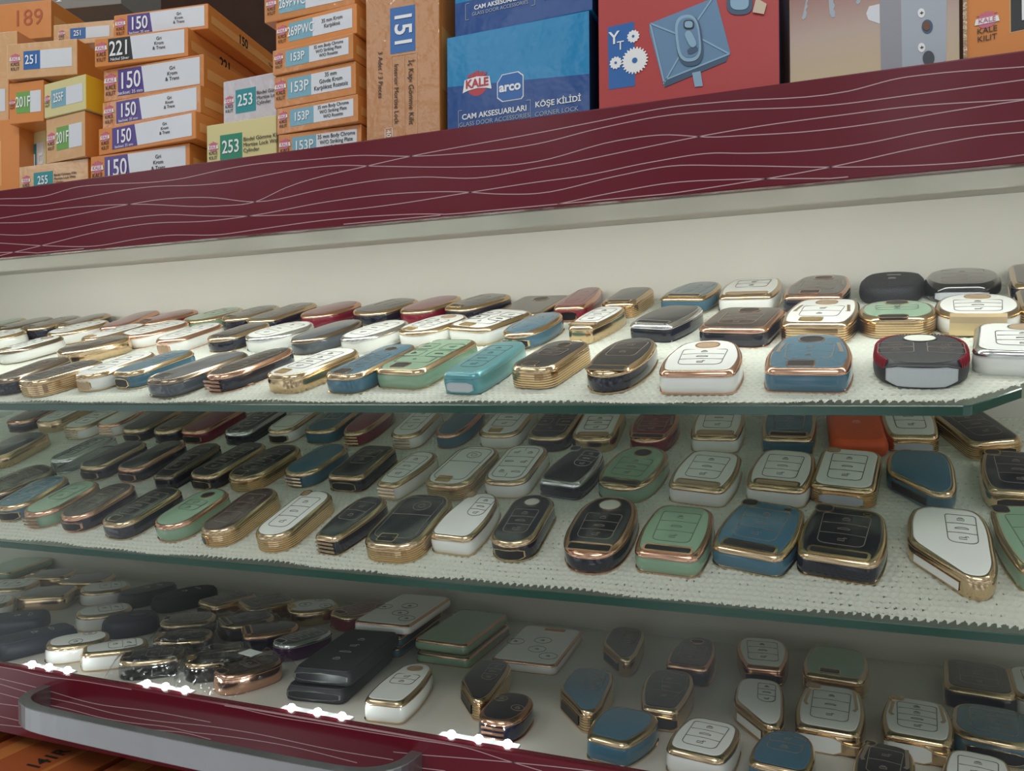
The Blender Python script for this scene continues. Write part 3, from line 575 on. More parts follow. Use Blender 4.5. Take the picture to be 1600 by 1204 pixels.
('F','middle',-0.5284,0.0913,-1.042,0.0520,0.0411,'pear','C','g','clear','ring','-','2','clear gold-trimmed key cover, between navy and brown ones, middle row of cabinet floor'),
('F','middle',-0.5091,0.1530,-0.609,0.0520,0.0431,'oval','K','g','clear','wide','-','0','black gold-trimmed key cover, between brown and black ones, middle row of cabinet floor'),
('F','middle',-0.4671,0.1358,-0.796,0.0520,0.0422,'taper','K','r','same','wide','-','0','black rose gold-trimmed key cover, between two black ones, middle row of cabinet floor'),
('F','middle',-0.4237,0.1249,-0.345,0.0559,0.0330,'oval','P','s','same','ring','-','4','black silver-trimmed key cover, between black and matt black ones, middle row of cabinet floor'),
('F','middle',-0.3545,0.0835,0.123,0.1000,0.0500,'card','Q','q','silicone','slit','-','4c','matt black silicone key cover, between two black ones, middle row of cabinet floor'),
('F','middle',-0.2312,0.0863,0.113,0.0825,0.0330,'shield','K','g','rib','side','-','3v','black slanted key cover with gold ribs, seventh from right, middle row of cabinet floor'),
('F','middle',-0.1523,0.0949,0.077,0.0837,0.0375,'shield','B','g','rib','side','-','3v','petrol blue slanted key cover with gold ribs, sixth from right, middle row of cabinet floor'),
('F','middle',-0.0949,0.1136,0.030,0.0785,0.0393,'hexa','K','g','gold','pocket','-','3l','black key cover with gold sides, between blue and white ones, middle row of cabinet floor'),
('F','middle',-0.0297,0.1147,0.027,0.0840,0.0349,'shield','W','g','rib','side','-','3v','white slanted key cover with gold ribs, fourth from right, middle row of cabinet floor'),
('F','middle',0.0175,0.1195,-0.079,0.0820,0.0449,'barrel','W','g','gold','loop','corner','3s','white key cover with gold strap loop, between two white ones, middle row of cabinet floor'),
('F','middle',0.0712,0.1194,-0.117,0.0703,0.0436,'barrel','W','g','gold','loop','corner','4s','white key cover with gold strap loop, second from right, middle row of cabinet floor'),
('F','middle',0.1177,0.1277,-0.183,0.0618,0.0496,'bar','B','g','same','pocket','-','3','petrol blue gold-trimmed key cover, at right end, middle row of cabinet floor'),
('F','front',-0.6629,0.0494,-0.336,0.0663,0.0330,'box','Y','q','silicone','none','-','2','navy silicone key cover, at left end, front row of cabinet floor'),
('F','front',-0.6111,0.0515,-0.720,0.0520,0.0402,'oval','W','g','same','none','-','2c','white gold-trimmed key cover, between navy and white ones, front row of cabinet floor'),
('F','front',-0.5640,0.0490,-0.723,0.0520,0.0383,'hexa','W','g','same','plate','-','2','white gold-trimmed key cover, between white and black ones, front row of cabinet floor'),
('F','front',-0.5159,0.0434,-0.911,0.0520,0.0379,'oval','K','g','clear','slot','-','2','black gold-trimmed key cover, between white and clear ones, front row of cabinet floor'),
('F','front',-0.4608,0.0583,-0.759,0.0520,0.0373,'oval','C','g','clear','ring','-','2','clear gold-trimmed key cover, between black and brown ones, front row of cabinet floor'),
('F','front',-0.4210,0.0488,-0.398,0.0550,0.0330,'oval','N','r','copper','ring','-','2','dark brown key cover with rose gold sides, sixth from left, front row of cabinet floor'),
('F','front',-0.2859,0.0608,0.107,0.0797,0.0349,'taper','W','g','same','none','logo','2','white key cover with large tan emblem opening, seventh from right, front row of cabinet floor'),
('F','front',-0.1951,0.0439,-0.001,0.0520,0.0330,'oval','K','r','same','plate','-','2c','black rose gold-trimmed key cover, between white and blue ones, front row of cabinet floor'),
('F','front',-0.1133,0.0439,-0.151,0.0560,0.0434,'hexa','B','g','same','none','-','0','petrol blue gold-trimmed key cover, between black and white ones, front row of cabinet floor'),
('F','front',-0.0591,0.0437,-0.151,0.0560,0.0408,'barrel','W','g','same','none','-','3','white gold-trimmed key cover, between two blue ones, front row of cabinet floor'),
('F','front',-0.0112,0.0432,-0.131,0.0560,0.0374,'taper','B','g','same','none','-','2','petrol blue gold-trimmed key cover, between white and black ones, front row of cabinet floor'),
('F','front',0.0445,0.0433,-0.168,0.0560,0.0330,'barrel','K','g','same','none','corner','2s','black gold-trimmed key cover, between blue and white ones, front row of cabinet floor'),
('F','front',0.0933,0.0469,-0.189,0.0623,0.0367,'barrel','W','g','same','none','-','3','white gold-trimmed key cover, at right end, front row of cabinet floor'),
]
BOXES = {
'p150e':(-0.5584,0.0220,0.1670,0.1049,0.0281,0.1400,0.006),
'p150d':(-0.5492,0.0220,0.1955,0.1071,0.0218,0.1400,-0.045),
'p150c':(-0.5470,0.0240,0.2177,0.1043,0.0221,0.1400,-0.008),
'p150b':(-0.5453,0.0240,0.2402,0.1004,0.0268,0.1400,0.054),
'p221':(-0.5483,0.0180,0.2675,0.0886,0.0236,0.1400,0.125),
'p150a':(-0.5358,0.0260,0.2914,0.0887,0.0205,0.1400,0.134),
'y253':(-0.4357,0.0220,0.1670,0.0655,0.0391,0.0800,0.007),
'w253':(-0.4262,0.0300,0.2065,0.0515,0.0355,0.0800,-0.020),
'g153f':(-0.3664,0.0200,0.1670,0.0709,0.0226,0.1300,0.020),
'g153e':(-0.3677,0.0200,0.1900,0.0725,0.0195,0.1300,-0.047),
'g153d':(-0.3698,0.0200,0.2099,0.0726,0.0238,0.1300,-0.040),
'g153c':(-0.3696,0.0180,0.2341,0.0722,0.0185,0.1300,-0.051),
'g269b':(-0.3680,0.0200,0.2530,0.0724,0.0214,0.1300,-0.048),
'g269a':(-0.3768,0.0180,0.2747,0.0786,0.0206,0.1300,0.001),
'v151':(-0.2902,0.0200,0.1670,0.0569,0.1372,0.0750,0.045),
'arcoB':(-0.2283,0.0240,0.1670,0.1022,0.0744,0.1200,-0.021),
'arcoA':(-0.2238,0.0280,0.2418,0.0999,0.0600,0.1200,-0.057),
'yt':(-0.1202,0.0220,0.1670,0.1097,0.1042,0.1200,-0.030),
'lockp':(-0.0050,0.0220,0.1670,0.0869,0.0828,0.1200,-0.063),
'kaleR':(0.0845,0.0160,0.1670,0.0687,0.0618,0.1200,-0.171),
'o255':(-0.6429,0.0220,0.1670,0.0786,0.0286,0.1200,0.032),
't201':(-0.6124,0.0240,0.1960,0.0507,0.0381,0.1000,-0.086),
't201b':(-0.6841,0.0550,0.1670,0.0374,0.0792,0.0800,-0.118),
'y255F':(-0.6119,0.0220,0.2345,0.0532,0.0293,0.0800,-0.072),
'o201F':(-0.6631,0.0280,0.2377,0.0372,0.0365,0.1000,0.127),
'o251':(-0.6598,0.0240,0.2758,0.0695,0.0313,0.1000,0.200),
'o251b':(-0.6850,0.0900,0.3368,0.0656,0.0207,0.1000,0.200),
'leftL':(-0.7256,0.0280,0.1670,0.0641,0.0790,0.1200,0.134),
'leftM':(-0.7280,0.0300,0.2464,0.0494,0.0396,0.1000,0.200),
'leftT':(-0.7336,0.0340,0.2864,0.0588,0.0451,0.1000,0.200),
'b189':(-0.8968,0.1300,0.3877,0.1292,0.0413,0.1000,0.200),
'grey':(-0.9792,0.2000,0.4639,0.2195,0.0554,0.0800,0.200),
}
WAVES_TOP = [[(-0.6283, 0.1599), (-0.5772, 0.1573), (-0.5402, 0.1613), (-0.5102, 0.1605), (-0.4567, 0.1572), (-0.4396, 0.1571), (-0.3903, 0.1602), (-0.3683, 0.1608), (-0.3661, 0.1605), (-0.3138, 0.1586), (-0.284, 0.1577), (-0.2383, 0.1522), (-0.2002, 0.15), (-0.1759, 0.1495), (-0.1525, 0.1503), (-0.1126, 0.155), (-0.0705, 0.1575), (-0.0406, 0.1561), (-0.0301, 0.1554), (0.0159, 0.1515), (0.0587, 0.1517), (0.1061, 0.1522)], [(-0.6284, 0.1546), (-0.5813, 0.1507), (-0.5384, 0.152), (-0.4654, 0.1541), (-0.4147, 0.1507), (-0.3825, 0.1501), (-0.3661, 0.1513), (-0.3211, 0.1532), (-0.2953, 0.1522), (-0.2649, 0.1484), (-0.188, 0.1402), (-0.1665, 0.139), (-0.1525, 0.1394), (-0.1019, 0.1463), (-0.0757, 0.1465), (-0.0456, 0.1416), (-0.0302, 0.1406), (0.0024, 0.1387), (0.0503, 0.1394), (0.0749, 0.1408), (0.106, 0.142)], [(-0.6285, 0.1437), (-0.5519, 0.1455), (-0.4814, 0.1423), (-0.4001, 0.1337), (-0.367, 0.1337), (-0.3662, 0.1405), (-0.3404, 0.1412), (-0.2731, 0.1496), (-0.2383, 0.1526), (-0.194, 0.155), (-0.1576, 0.1567), (-0.1137, 0.1594), (-0.0704, 0.1621), (-0.0406, 0.1611), (-0.03, 0.1609), (0.0248, 0.1579), (0.0505, 0.1613), (0.0629, 0.1613), (0.1062, 0.1587)], [(-0.6285, 0.1398), (-0.5874, 0.1374), (-0.5442, 0.1392), (-0.485, 0.1426), (-0.4534, 0.1435), (-0.4066, 0.1405), (-0.3663, 0.1337), (-0.3068, 0.1374), (-0.2583, 0.1391), (-0.2319, 0.1378), (-0.1942, 0.1333), (-0.1526, 0.1353), (-0.1349, 0.1361), (-0.0913, 0.1398), (-0.0505, 0.1432), (-0.0302, 0.1444), (0.0247, 0.1455), (0.0503, 0.1457), (0.1061, 0.1424)], [(-0.6286, 0.1301), (-0.5996, 0.1274), (-0.5578, 0.1283), (-0.4923, 0.132), (-0.4501, 0.1316), (-0.4067, 0.1269), (-0.3664, 0.1236), (-0.3069, 0.1212), (-0.2517, 0.1218), (-0.2004, 0.1244), (-0.1526, 0.1266), (-0.1238, 0.1274), (-0.0809, 0.1313), (-0.0456, 0.1325), (-0.0303, 0.1306), (-0.0022, 0.1284), (0.0333, 0.1288), (0.0627, 0.1318), (0.106, 0.1318)], [(-0.6288, 0.1124), (-0.5836, 0.117), (-0.5032, 0.125), (-0.4657, 0.1261), (-0.4067, 0.1234), (-0.3671, 0.1242), (-0.3664, 0.1238), (-0.3068, 0.1282), (-0.2517, 0.1288), (-0.2066, 0.1257), (-0.1761, 0.1213), (-0.1527, 0.1195), (-0.1464, 0.1199), (-0.1021, 0.1252), (-0.0707, 0.1277), (-0.036, 0.1242), (-0.0303, 0.1236), (0.0157, 0.1179), (0.0584, 0.1143), (0.0826, 0.1135), (0.1059, 0.1145)], [(-0.6287, 0.123), (-0.5677, 0.1162), (-0.5218, 0.1129), (-0.4746, 0.1154), (-0.4485, 0.1158), (-0.3987, 0.1126), (-0.3594, 0.1141), (-0.3665, 0.1137), (-0.2998, 0.1158), (-0.2386, 0.114), (-0.1702, 0.1089), (-0.1527, 0.1102), (-0.113, 0.1095), (-0.0708, 0.1117), (-0.0312, 0.114), (-0.0304, 0.1161), (0.0157, 0.1179), (0.0585, 0.1235), (0.0906, 0.1261), (0.1059, 0.1259)], [(-0.2928, 0.1078), (-0.2789, 0.1087), (-0.2518, 0.108), (-0.2193, 0.1072)], [(-0.1396, 0.1117), (-0.1021, 0.1157), (-0.0708, 0.1179), (-0.036, 0.1164), (-0.0304, 0.1161), (-0.0023, 0.1135), (0.0245, 0.1108)], [(-0.6287, 0.115), (-0.6018, 0.1135), (-0.5678, 0.1098), (-0.5331, 0.108)]]
WAVES_LOW = [[(-0.632, -0.2301), (-0.5858, -0.2338), (-0.5419, -0.2325), (-0.4865, -0.2312)], [(-0.6321, -0.2423), (-0.5859, -0.2443), (-0.5278, -0.2485), (-0.4603, -0.2462), (-0.4099, -0.2464)], [(-0.6322, -0.2468), (-0.586, -0.2503), (-0.542, -0.2515), (-0.507, -0.2534), (-0.4668, -0.2532), (-0.4099, -0.2495), (-0.3752, -0.2487), (-0.3021, -0.25), (-0.2571, -0.2491)], [(-0.6322, -0.2545), (-0.5936, -0.2564), (-0.5565, -0.2567), (-0.514, -0.2587), (-0.4867, -0.2581), (-0.4475, -0.2559), (-0.41, -0.2553), (-0.428, -0.2564), (-0.3378, -0.2532), (-0.285, -0.2557)], [(-0.6323, -0.2634), (-0.5861, -0.2614), (-0.528, -0.2616), (-0.4604, -0.2598), (-0.4348, -0.2579), (-0.41, -0.2591), (-0.4012, -0.26)], [(-0.6324, -0.274), (-0.6013, -0.2744), (-0.5713, -0.2743)], [(-0.6325, -0.281), (-0.6014, -0.2788)], [(-0.397, -0.2309), (-0.3814, -0.2324), (-0.3499, -0.2338), (-0.3137, -0.2334), (-0.2735, -0.2333), (-0.2354, -0.2328), (-0.2032, -0.2326), (-0.1783, -0.2359), (-0.1524, -0.2389)], [(-0.257, -0.2438), (-0.2355, -0.2423), (-0.2135, -0.2403), (-0.1734, -0.2369), (-0.1356, -0.2343), (-0.0998, -0.2326)], [(-0.2463, -0.2517), (-0.2356, -0.2508), (-0.2451, -0.2511), (-0.2187, -0.25)]]


# ---------------------------------------------------------------- the cabinet shell (setting)
XL, XR = -1.45, .42
def struct(name, m, *boxes):
    mb = MB()
    for b in boxes: mb.box(*b)
    o = mb.build(name, m); tag(o, kind='structure'); return o
struct('wall_back', BEIGE, (XL, XR, .279, .289, -.25, .156))
struct('floor', BEIGE, (XL, XR, 0, .279, -.250, -.240))
struct('ceiling', BEIGE, (XL, XR, .007, .52, .1562, .1665))
struct('wall_left', BEIGE, (XL-.01, XL, 0, .289, -.25, .156)); struct('wall_right', BEIGE, (XR, XR+.01, 0, .289, -.25, .156))
struct('trim_1', BEIGE, (XL, XR, .0008, .044, .110, .1560))
struct('wall_rear', BROWNW, (-2.2, XR+.6, .53, .54, -.6, 1.1))
struct('baseboard_lower', mat('dark_board', (.05, .03, .025), rough=.6), (XL, XR, .0, .29, -.60, -.42))

def front_panel(name, z0, z1, waves, label):
    root = empty(name, ((XL+XR)/2, -.006, z0))
    mb = MB(); cx = (XL+XR)/2
    # slim rounded board
    prof = [(0, .0012), (-.0008, .0004), (-.0012, 0)]
    H = z1-z0
    sec = [(-.0012+.0012, 0), (-.0004, .0004), (0-.0004, H-.0012), (.0004, H-.0003), (.0012, H), (.0065, H), (.0065, 0)]
    v = []; xs = (XL-cx, XR-cx)
    for xx in xs: v += [(xx, b, c_) for b, c_ in sec]
    k = len(sec)
    mb.add(v, [(i, k+i, k+(i+1) % k, (i+1) % k) for i in range(k)]+[tuple(range(k-1, -1, -1)), tuple(range(k, 2*k))])
    def smoothline(P):
        P = np.array(P); x = P[:, 0]; order = np.argsort(x); P = P[order]; x = P[:, 0]; keep = [0]
        for i in range(1, len(x)):
            if x[i]-x[keep[-1]] > .012: keep.append(i)
        P = P[keep]; x, z = P[:, 0], P[:, 1]
        if len(x) < 3: return list(zip(x, z))
        m_ = np.gradient(z, x); out = []
        for i in range(len(x)-1):
            hh = x[i+1]-x[i]
            for t in np.linspace(0, 1, 7)[:-1]:
                h00 = 2*t**3-3*t**2+1; h10 = t**3-2*t**2+t; h01 = -2*t**3+3*t**2; h11 = t**3-t**2
                out.append((x[i]+t*hh, h00*z[i]+h10*hh*m_[i]+h01*z[i+1]+h11*hh*m_[i+1]))
        out.append((x[-1], z[-1])); return out
    for wv in waves:
        S = smoothline(wv); wd = .00055
        P = [(a-cx, b-z0) for a, b in S]
        if P[0][0] < -.60+(-.2-cx): P.insert(0, (XL-cx, P[0][1]+.01*math.sin(len(P))))
        if P[-1][0] > .10-cx: P.append((XR-cx, P[-1][1]+.006))
        v = []; f = []
        for i, (a, b) in enumerate(P):
            b = min(max(b, .0012), H-.0014)
            v += [(a, -.00055, b-wd/2), (a, -.00055, b+wd/2)]
        for i in range(len(P)-1): f.append((2*i, 2*i+2, 2*i+3, 2*i+1))
        mb.add(v, f, 1)
    o = mb.build('panel_board', [BURG, PALELINE], root)
    tag(root, label, 'panel'); return root
front_panel('fascia_panel', .1105, .1675, WAVES_TOP, 'wide burgundy panel with wavy white lines under the lock boxes')
front_panel('drawer_front', -.287, -.2310, WAVES_LOW, 'lower burgundy panel with wavy lines behind the steel handle')

# steel handle on the drawer front
def handle():
    root = empty('pull_handle', (-.41, -.0065, -.25))
    path = [(-.577, -.0062), (-.576, -.022), (-.569, -.033), (-.553, -.040), (-.528, -.0425), (-.41, -.0445), (-.285, -.0445), (-.262, -.042), (-.248, -.034), (-.240, -.022), (-.2395, -.0062)]
    P = np.array(path); th = .0085
    fine = []
    for i in range(len(P)-1):
        for t in np.linspace(0, 1, 4)[:-1]: fine.append(P[i]*(1-t)+P[i+1]*t)
    fine.append(P[-1]); P = np.array(fine)
    for _ in range(2): P[1:-1] = (P[:-2]+2*P[1:-1]+P[2:])/4
    T_ = np.gradient(P, axis=0); T_ /= np.linalg.norm(T_, axis=1)[:, None]; N = np.stack([-T_[:, 1], T_[:, 0]], 1)
    v = []; z0, z1 = -.2580, -.2405
    for p, q in zip(P, N):
        a = p-q*th/2; b = p+q*th/2
        v += [(a[0]+.41, a[1]+.0065, z0+.25), (b[0]+.41, b[1]+.0065, z0+.25), (b[0]+.41, b[1]+.0065, z1+.25), (a[0]+.41, a[1]+.0065, z1+.25)]
    f = []
    n = len(P)
    for i in range(n-1):
        for k in range(4): f.append((4*i+k, 4*i+(k+1) % 4, 4*i+4+(k+1) % 4, 4*i+4+k))
    f += [(0, 3, 2, 1), (4*n-4, 4*n-3, 4*n-2, 4*n-1)]
    o = link('grip_bar', v, f, STEEL, root); bevel(o, .0006, 2)
    for fx in (-.171, .1665):
        mb = MB(); mb.box(fx, fx+.008, -.0012, .0002, -.014, .0075); mb.build('mounting_foot', STEEL, root)
    tag(root, 'brushed steel bar handle mounted on the lower burgundy panel', 'handle')
handle()

# front glass pane
mb = MB(); mb.box(XL, XR, -.0045, -.0018, -.2305, .1102)
o = mb.build('display_glass', PANE); tag(o, 'clear glass pane closing the front of the key cover display', 'glass')

# ---------------------------------------------------------------- glass shelves and crochet cloths
def shelf(s, x0, x1, chamfer, label):
    a = math.atan(TILT[s]); ey = np.array((0, math.cos(a), math.sin(a))); n = np.array((0, -math.sin(a), math.cos(a)))
    V = .2905; g = .0062; off = -.0016
    pts = [(x0, 0), (x1, 0)] if not chamfer else [(x0, 0), (chamfer[0], 0), (chamfer[0]+.004, .0008), (chamfer[1], chamfer[2]), (x1, chamfer[2]+.012)]
    pts += [(x1, V), (x0, V)]
    o0 = np.array((0, .0006, BASEZ[s]))
    top = [o0+np.array((p[0], 0, 0))+ey*p[1]+n*off for p in pts]; bot = [q-n*g for q in top]
    k = len(pts); f = [tuple(range(k)), tuple(range(2*k-1, k-1, -1))]; fm = [0, 0]
    for i in range(k):
        f.append((k+i, k+(i+1) % k, (i+1) % k, i)); fm.append(1 if i < k-3 else 0)
    if s == 'U': fm[2+k-4] = 0 if chamfer else 1
    o = link('glass_shelf', top+bot, f, [GCLEAR, GEDGE], fm=fm); bevel(o, .0005, 1)
    tag(o, label, 'shelf', 'glass shelves'); return o
shelf('U', XL+.002, .16, (.0795, .112, .028), 'upper tilted glass shelf with green edge and clipped right corner')
shelf('L', XL+.002, XR-.002, None, 'lower tilted glass shelf with long straight green edge')

def cloth(s, x0, x1, v0, v1, label, cut=None):
    st = .00088
    xs = np.arange(x0, x1, st); vs = np.arange(v0, v1, st); nx, nv = len(xs), len(vs)
    X, V = np.meshgrid(xs, vs)
    wob = .0006*np.sin(X*61)+.0005*np.sin(X*23+V*40)
    # shell rows: lens-shaped stitches in offset rows
    pv = .0052; px_ = .0046
    r = np.floor((V+wob)/pv); fv = (V+wob)/pv-r; fx = (X/px_+.5*(r % 2)+.10*np.sin(V*90)) % 1.
    d = np.hypot((fx-.5)/(.25+.06*np.sin(X*37+V*51)), (fv-.55+.55*(fx-.5)*np.where(r % 2 > 0, 1, -1))/(.17+.05*np.sin(X*53-V*31)))
    hole = d < 1.0
    ridge = np.clip(np.abs(np.sin(np.pi*(fx)))*.5+np.abs(np.sin(np.pi*fv))*.5, 0, 1)
    Z = .0002+.0015*np.clip(d-.8, 0, 1.2)/1.2+.0002*np.sin(X*2600+r*2)+.0004*np.sin(X*15+V*21)
    Z = np.maximum(Z, .0001)
    edge = v0+.0016+.0012*np.sin(X*2*np.pi/px_)+.0012*np.sin(X*29)+.0008*np.sin(X*83)
    hx = rng.random(X.shape)
    key = np.abs(np.sin(r*12.9898+np.floor(X/px_+.5*(r % 2))*78.233)*43758.5453) % 1.
    hole &= key < np.where(V < v0+.02, .8, .3 if s == 'U' else .7)
    dead = V < edge
    a = math.atan(TILT[s]); ey = np.array((0, math.cos(a), math.sin(a))); n = np.array((0, -math.sin(a), math.cos(a)))
    co = np.zeros((nv*nx, 3)); zz = (Z-.0015).ravel()
    co[:, 0] = X.ravel(); co[:, 1] = ey[1]*V.ravel()+n[1]*zz; co[:, 2] = BASEZ[s]+ey[2]*V.ravel()+n[2]*zz
    i0 = (np.arange(nv-1)[:, None]*nx+np.arange(nx-1)[None, :])
    bad = (hole | dead)
    if cut is not None:
        bad |= (X > cut[0]) & (V < cut[1]+(X-cut[0])*cut[2])
    ok = ~(bad[:-1, :-1] & bad[1:, 1:])
    ok &= ~(dead[:-1, :-1] | dead[1:, 1:])
    if cut is not None: ok &= ~bad[:-1, :-1] | hole[:-1, :-1]
    i0 = i0[ok]
    F4 = np.stack([i0, i0+1, i0+nx+1, i0+nx], 1)
    used = np.unique(F4); rm = np.zeros(nv*nx, int); rm[used] = np.arange(len(used)); F4 = rm[F4]; co = co[used]
    me = bpy.data.meshes.new('crochet_cloth'); me.vertices.add(len(co)); me.vertices.foreach_set('co', co.ravel())
    me.loops.add(F4.size); me.loops.foreach_set('vertex_index', F4.ravel().astype(np.int32))
    me.polygons.add(len(F4)); me.polygons.foreach_set('loop_start', np.arange(0, F4.size, 4, dtype=np.int32))
    me.polygons.foreach_set('use_smooth', np.ones(len(F4), bool))
    me.materials.append(CLOTH); me.update(calc_edges=True); me.validate()
    o = bpy.data.objects.new('crochet_cloth', me); COL.objects.link(o)
    tag(o, label, 'cloth', 'crochet shelf cloths'); return o
cloth('U', -.98, .155, .0002, .288, 'cream crochet cloth with scalloped edge lying on the upper glass shelf', cut=(.078, .002, .82))
cloth('L', -.98, .26, .0008, .288, 'cream crochet cloth with scalloped edge lying on the lower glass shelf')

# ---------------------------------------------------------------- LED modules
def led_module(xs, y, z, down, label, group):
    cx = sum(xs)/3; root = empty('led_module', (cx, y, z))
    mb = MB(); L_ = (xs[2]-xs[0])/2+.008
    mb.box(-L_, L_, -.003, .003, 0, .0015); mb.build('circuit_board', PCB, root)
    for xx in xs:
        v = []; f = []; m_ = 10; rr = .0030 if not down else .0020; sg = -1 if down else 1
        for k, (q, zq) in enumerate(((1, 0), (.9, .5), (.55, .86))):
            v += [(xx-cx+rr*q*math.cos(t), rr*q*math.sin(t), (.0015 if not down else 0)+sg*rr*zq) for t in np.linspace(0, 2*math.pi, m_+1)[:-1]]
        v.append((xx-cx, 0, (.0015 if not down else 0)+sg*rr))
        for k in range(2): f += [(k*m_+i, k*m_+(i+1) % m_, (k+1)*m_+(i+1) % m_, (k+1)*m_+i) for i in range(m_)]
        f += [(2*m_+i, 2*m_+(i+1) % m_, 3*m_) for i in range(m_)]
        link('led_lens', v, f, LEDM, root, smooth=True)
    tag(root, label, 'light', group)
LX = [(-.6079, -.5882, -.5672), (-.4823, -.4635, -.444), (-.3464, -.3241, -.3039), (-.2192, -.1994, -.1792)]
LB = ['glowing led module on the floor rim, leftmost, by the white key covers', 'glowing led module on the floor rim, below the clear wrapped key covers',
      'glowing led module on the floor rim, in front of matt black card cover', 'glowing led module on the floor rim, beside the copper-trimmed black cover']
for q, l_ in zip(LX, LB): led_module(q, .0042, -.2328, False, l_, 'led modules along the lower rim')
for i in range(9):
    c0 = -1.12+i*.145
    led_module((c0-.02, c0, c0+.02), .060, .1545, True, 'led module under the beige rail above the upper shelf', 'led modules under the rail')
for i in range(1): pass

# ---------------------------------------------------------------- key covers
CARD = {}
for r in FOBS:
    r = list(r)
    if r[7] == 'card' and r[0] == 'F' and r[1] == 'back' and r[8] in 'GB':
        s, row, x, v, yaw, L, W = r[:7]
        if r[8] == 'B':
            r[14] = 'petrol blue card key cover, lowest of stack under a white card'
            fob(*r)
            r2 = list(r); r2[2] += .0015; r2[14] = 'petrol blue card key cover, middle of stack under a white card'; fob(*r2, lift=.0096)
            r3 = list(r); r3[2] += .006; r3[4] += -.03; r3[6] += .004; r3[3] += .006; r3[8] = 'W'; r3[9] = 'r'; r3[13] = '4c'; r3[14] = 'white card key cover with rose gold rim, topmost of the blue stack'; fob(*r3, lift=.0192)
        elif x > -.6:
            r[14] = 'sage green card key cover, lower of two, right of the blue stack'; fob(*r)
            r2 = list(r); r2[3] += .004; r2[2] -= .004; r2[14] = 'sage green card key cover, upper of two, right of the blue stack'; fob(*r2, lift=.0096)
        else:
            r[14] = 'sage green card key cover, lower of two at far left'; fob(*r)
            r2 = list(r); r2[3] += .003; r2[14] = 'sage green card key cover, upper of two at far left'; fob(*r2, lift=.0096)
        continue
    if r[7] == 'card' and r[8] == 'Q':
        r[14] = 'matt black card key cover with open slit, lower of two'; fob(*r, T=.0125)
        r2 = list(r); r2[2] += .004; r2[3] += .004; r2[14] = 'matt black card key cover with open slit, upper of two'; fob(*r2, lift=.0128, T=.0125)
        continue
    fob(*r)

BAG = seethrough('crinkled_film', (.965, .975, .98), 1.3, .10)
_n = BAG.node_tree; _t = _n.nodes.new('ShaderNodeTexCoord'); _z = _n.nodes.new('ShaderNodeTexVoronoi'); _z.inputs['Scale'].default_value = 160; _b = _n.nodes.new('ShaderNodeBump'); _b.inputs['Strength'].default_value = .45; _b.inputs['Distance'].default_value = .004
_n.links.new(_t.outputs['Object'], _z.inputs['Vector']); _n.links.new(_z.outputs['Distance'], _b.inputs['Height'])
for _q in _n.nodes:
    if _q.type == 'BSDF_GLOSSY': _n.links.new(_b.outputs['Normal'], _q.inputs['Normal'])
def film(x, v, yaw, lw, ll, label, seed):
    g = np.random.default_rng(seed); nx_, ny_ = 22, 28; vv = []; k = g.normal(size=(6, 3))*60; ph = g.random(6)*6
    for j in range(ny_):
        for i in range(nx_):
            a = (i/(nx_-1)-.5); b = (j/(ny_-1)-.5); r4 = max(abs(a), abs(b))*2
            z = .0180*(1-max(0, (r4-.72)/.28)**1.3*.86)
            wv = sum(math.sin(k[q][0]*a*lw*6+k[q][1]*b*ll*6+ph[q]) for q in range(6))
            vv.append((a*lw, b*ll, z+.0005*wv+.0004))
    ff = [(j*nx_+i, j*nx_+i+1, (j+1)*nx_+i+1, (j+1)*nx_+i) for j in range(ny_-1) for i in range(nx_-1)]
    o = link('plastic_film', vv, ff, BAG, smooth=True); place(o, 'F', x, v, yaw, .0005); tag(o, label, 'plastic wrap', 'crinkled clear films on the cabinet floor'); return o
_cl = [r for r in FOBS if r[0] == 'F' and (r[10] in ('clear', 'copper'))]
_lb = ['over the clear cover in the middle row', 'over the black cover in the middle row', 'over the black cover near the leds', 'over the clear cover near the leds', 'over the rose gold cover, under the paper tag', 'near the rim']
for _i, r in enumerate(_cl): film(r[2], r[3], r[4], r[6]+.013, r[5]+.016, 'crinkled clear plastic film '+_lb[_i % 6], 11+_i)
for r in _cl:
    if r[10] == 'copper':
        mb = MB(); mb.box(-.008, .008, -.006, .006, 0, .0003); o = mb.build('paper_tag', LAB_ if 0 else mat('tag_white', (.8, .82, .82), rough=.5)); place(o, 'F', r[2]-.008, r[3]+.012, r[4]+.2, .0205); tag(o, 'small white paper tag lying on the film of the copper cover', 'tag')

# ---------------------------------------------------------------- lock boxes on top
OR = mat('orange_card', (.70, .25, .055), rough=.28, coat=.35, bump=(70, .25, .0015, 1)); OR2 = mat('orange_band', (.80, .38, .12), rough=.3, coat=.3)
ORP = mat('orange_shrinkwrap', (.66, .27, .09), rough=.12, coat=1, bump=(60, .35, .003, 1)); PEA = mat('peach_wrap', (.72, .42, .20), rough=.15, coat=1, bump=(50, .35, .003, 1))
YEL = mat('pale_yellow_card', (.70, .62, .30), rough=.35, bump=(60, .15, .0012)); LIL = mat('lilac_wrap', (.60, .55, .58), rough=.12, coat=1, bump=(60, .4, .003, 1))
PUR = mat('violet_print', (.09, .05, .26), rough=.3, coat=.4); BLU = mat('blue_print', (.03, .14, .42), rough=.25, coat=.5); SKY = mat('sky_print', (.20, .42, .52), rough=.25, coat=.7, bump=(70, .3, .002, 1))
TEA = mat('teal_print', (.02, .27, .30), rough=.3, coat=.4); GRN = mat('green_print', (.16, .38, .08), rough=.3, coat=.4); DGR = mat('dark_green_print', (.02, .24, .14), rough=.3, coat=.4)
BLK = mat('black_print', (.03, .035, .035), rough=.25, coat=.6); LAB = mat('label_white', (.72, .74, .78), rough=.25, coat=.5, bump=(50, .3, .002, 1)); PNK = mat('pink_emblem', (.62, .16, .25), rough=.35)
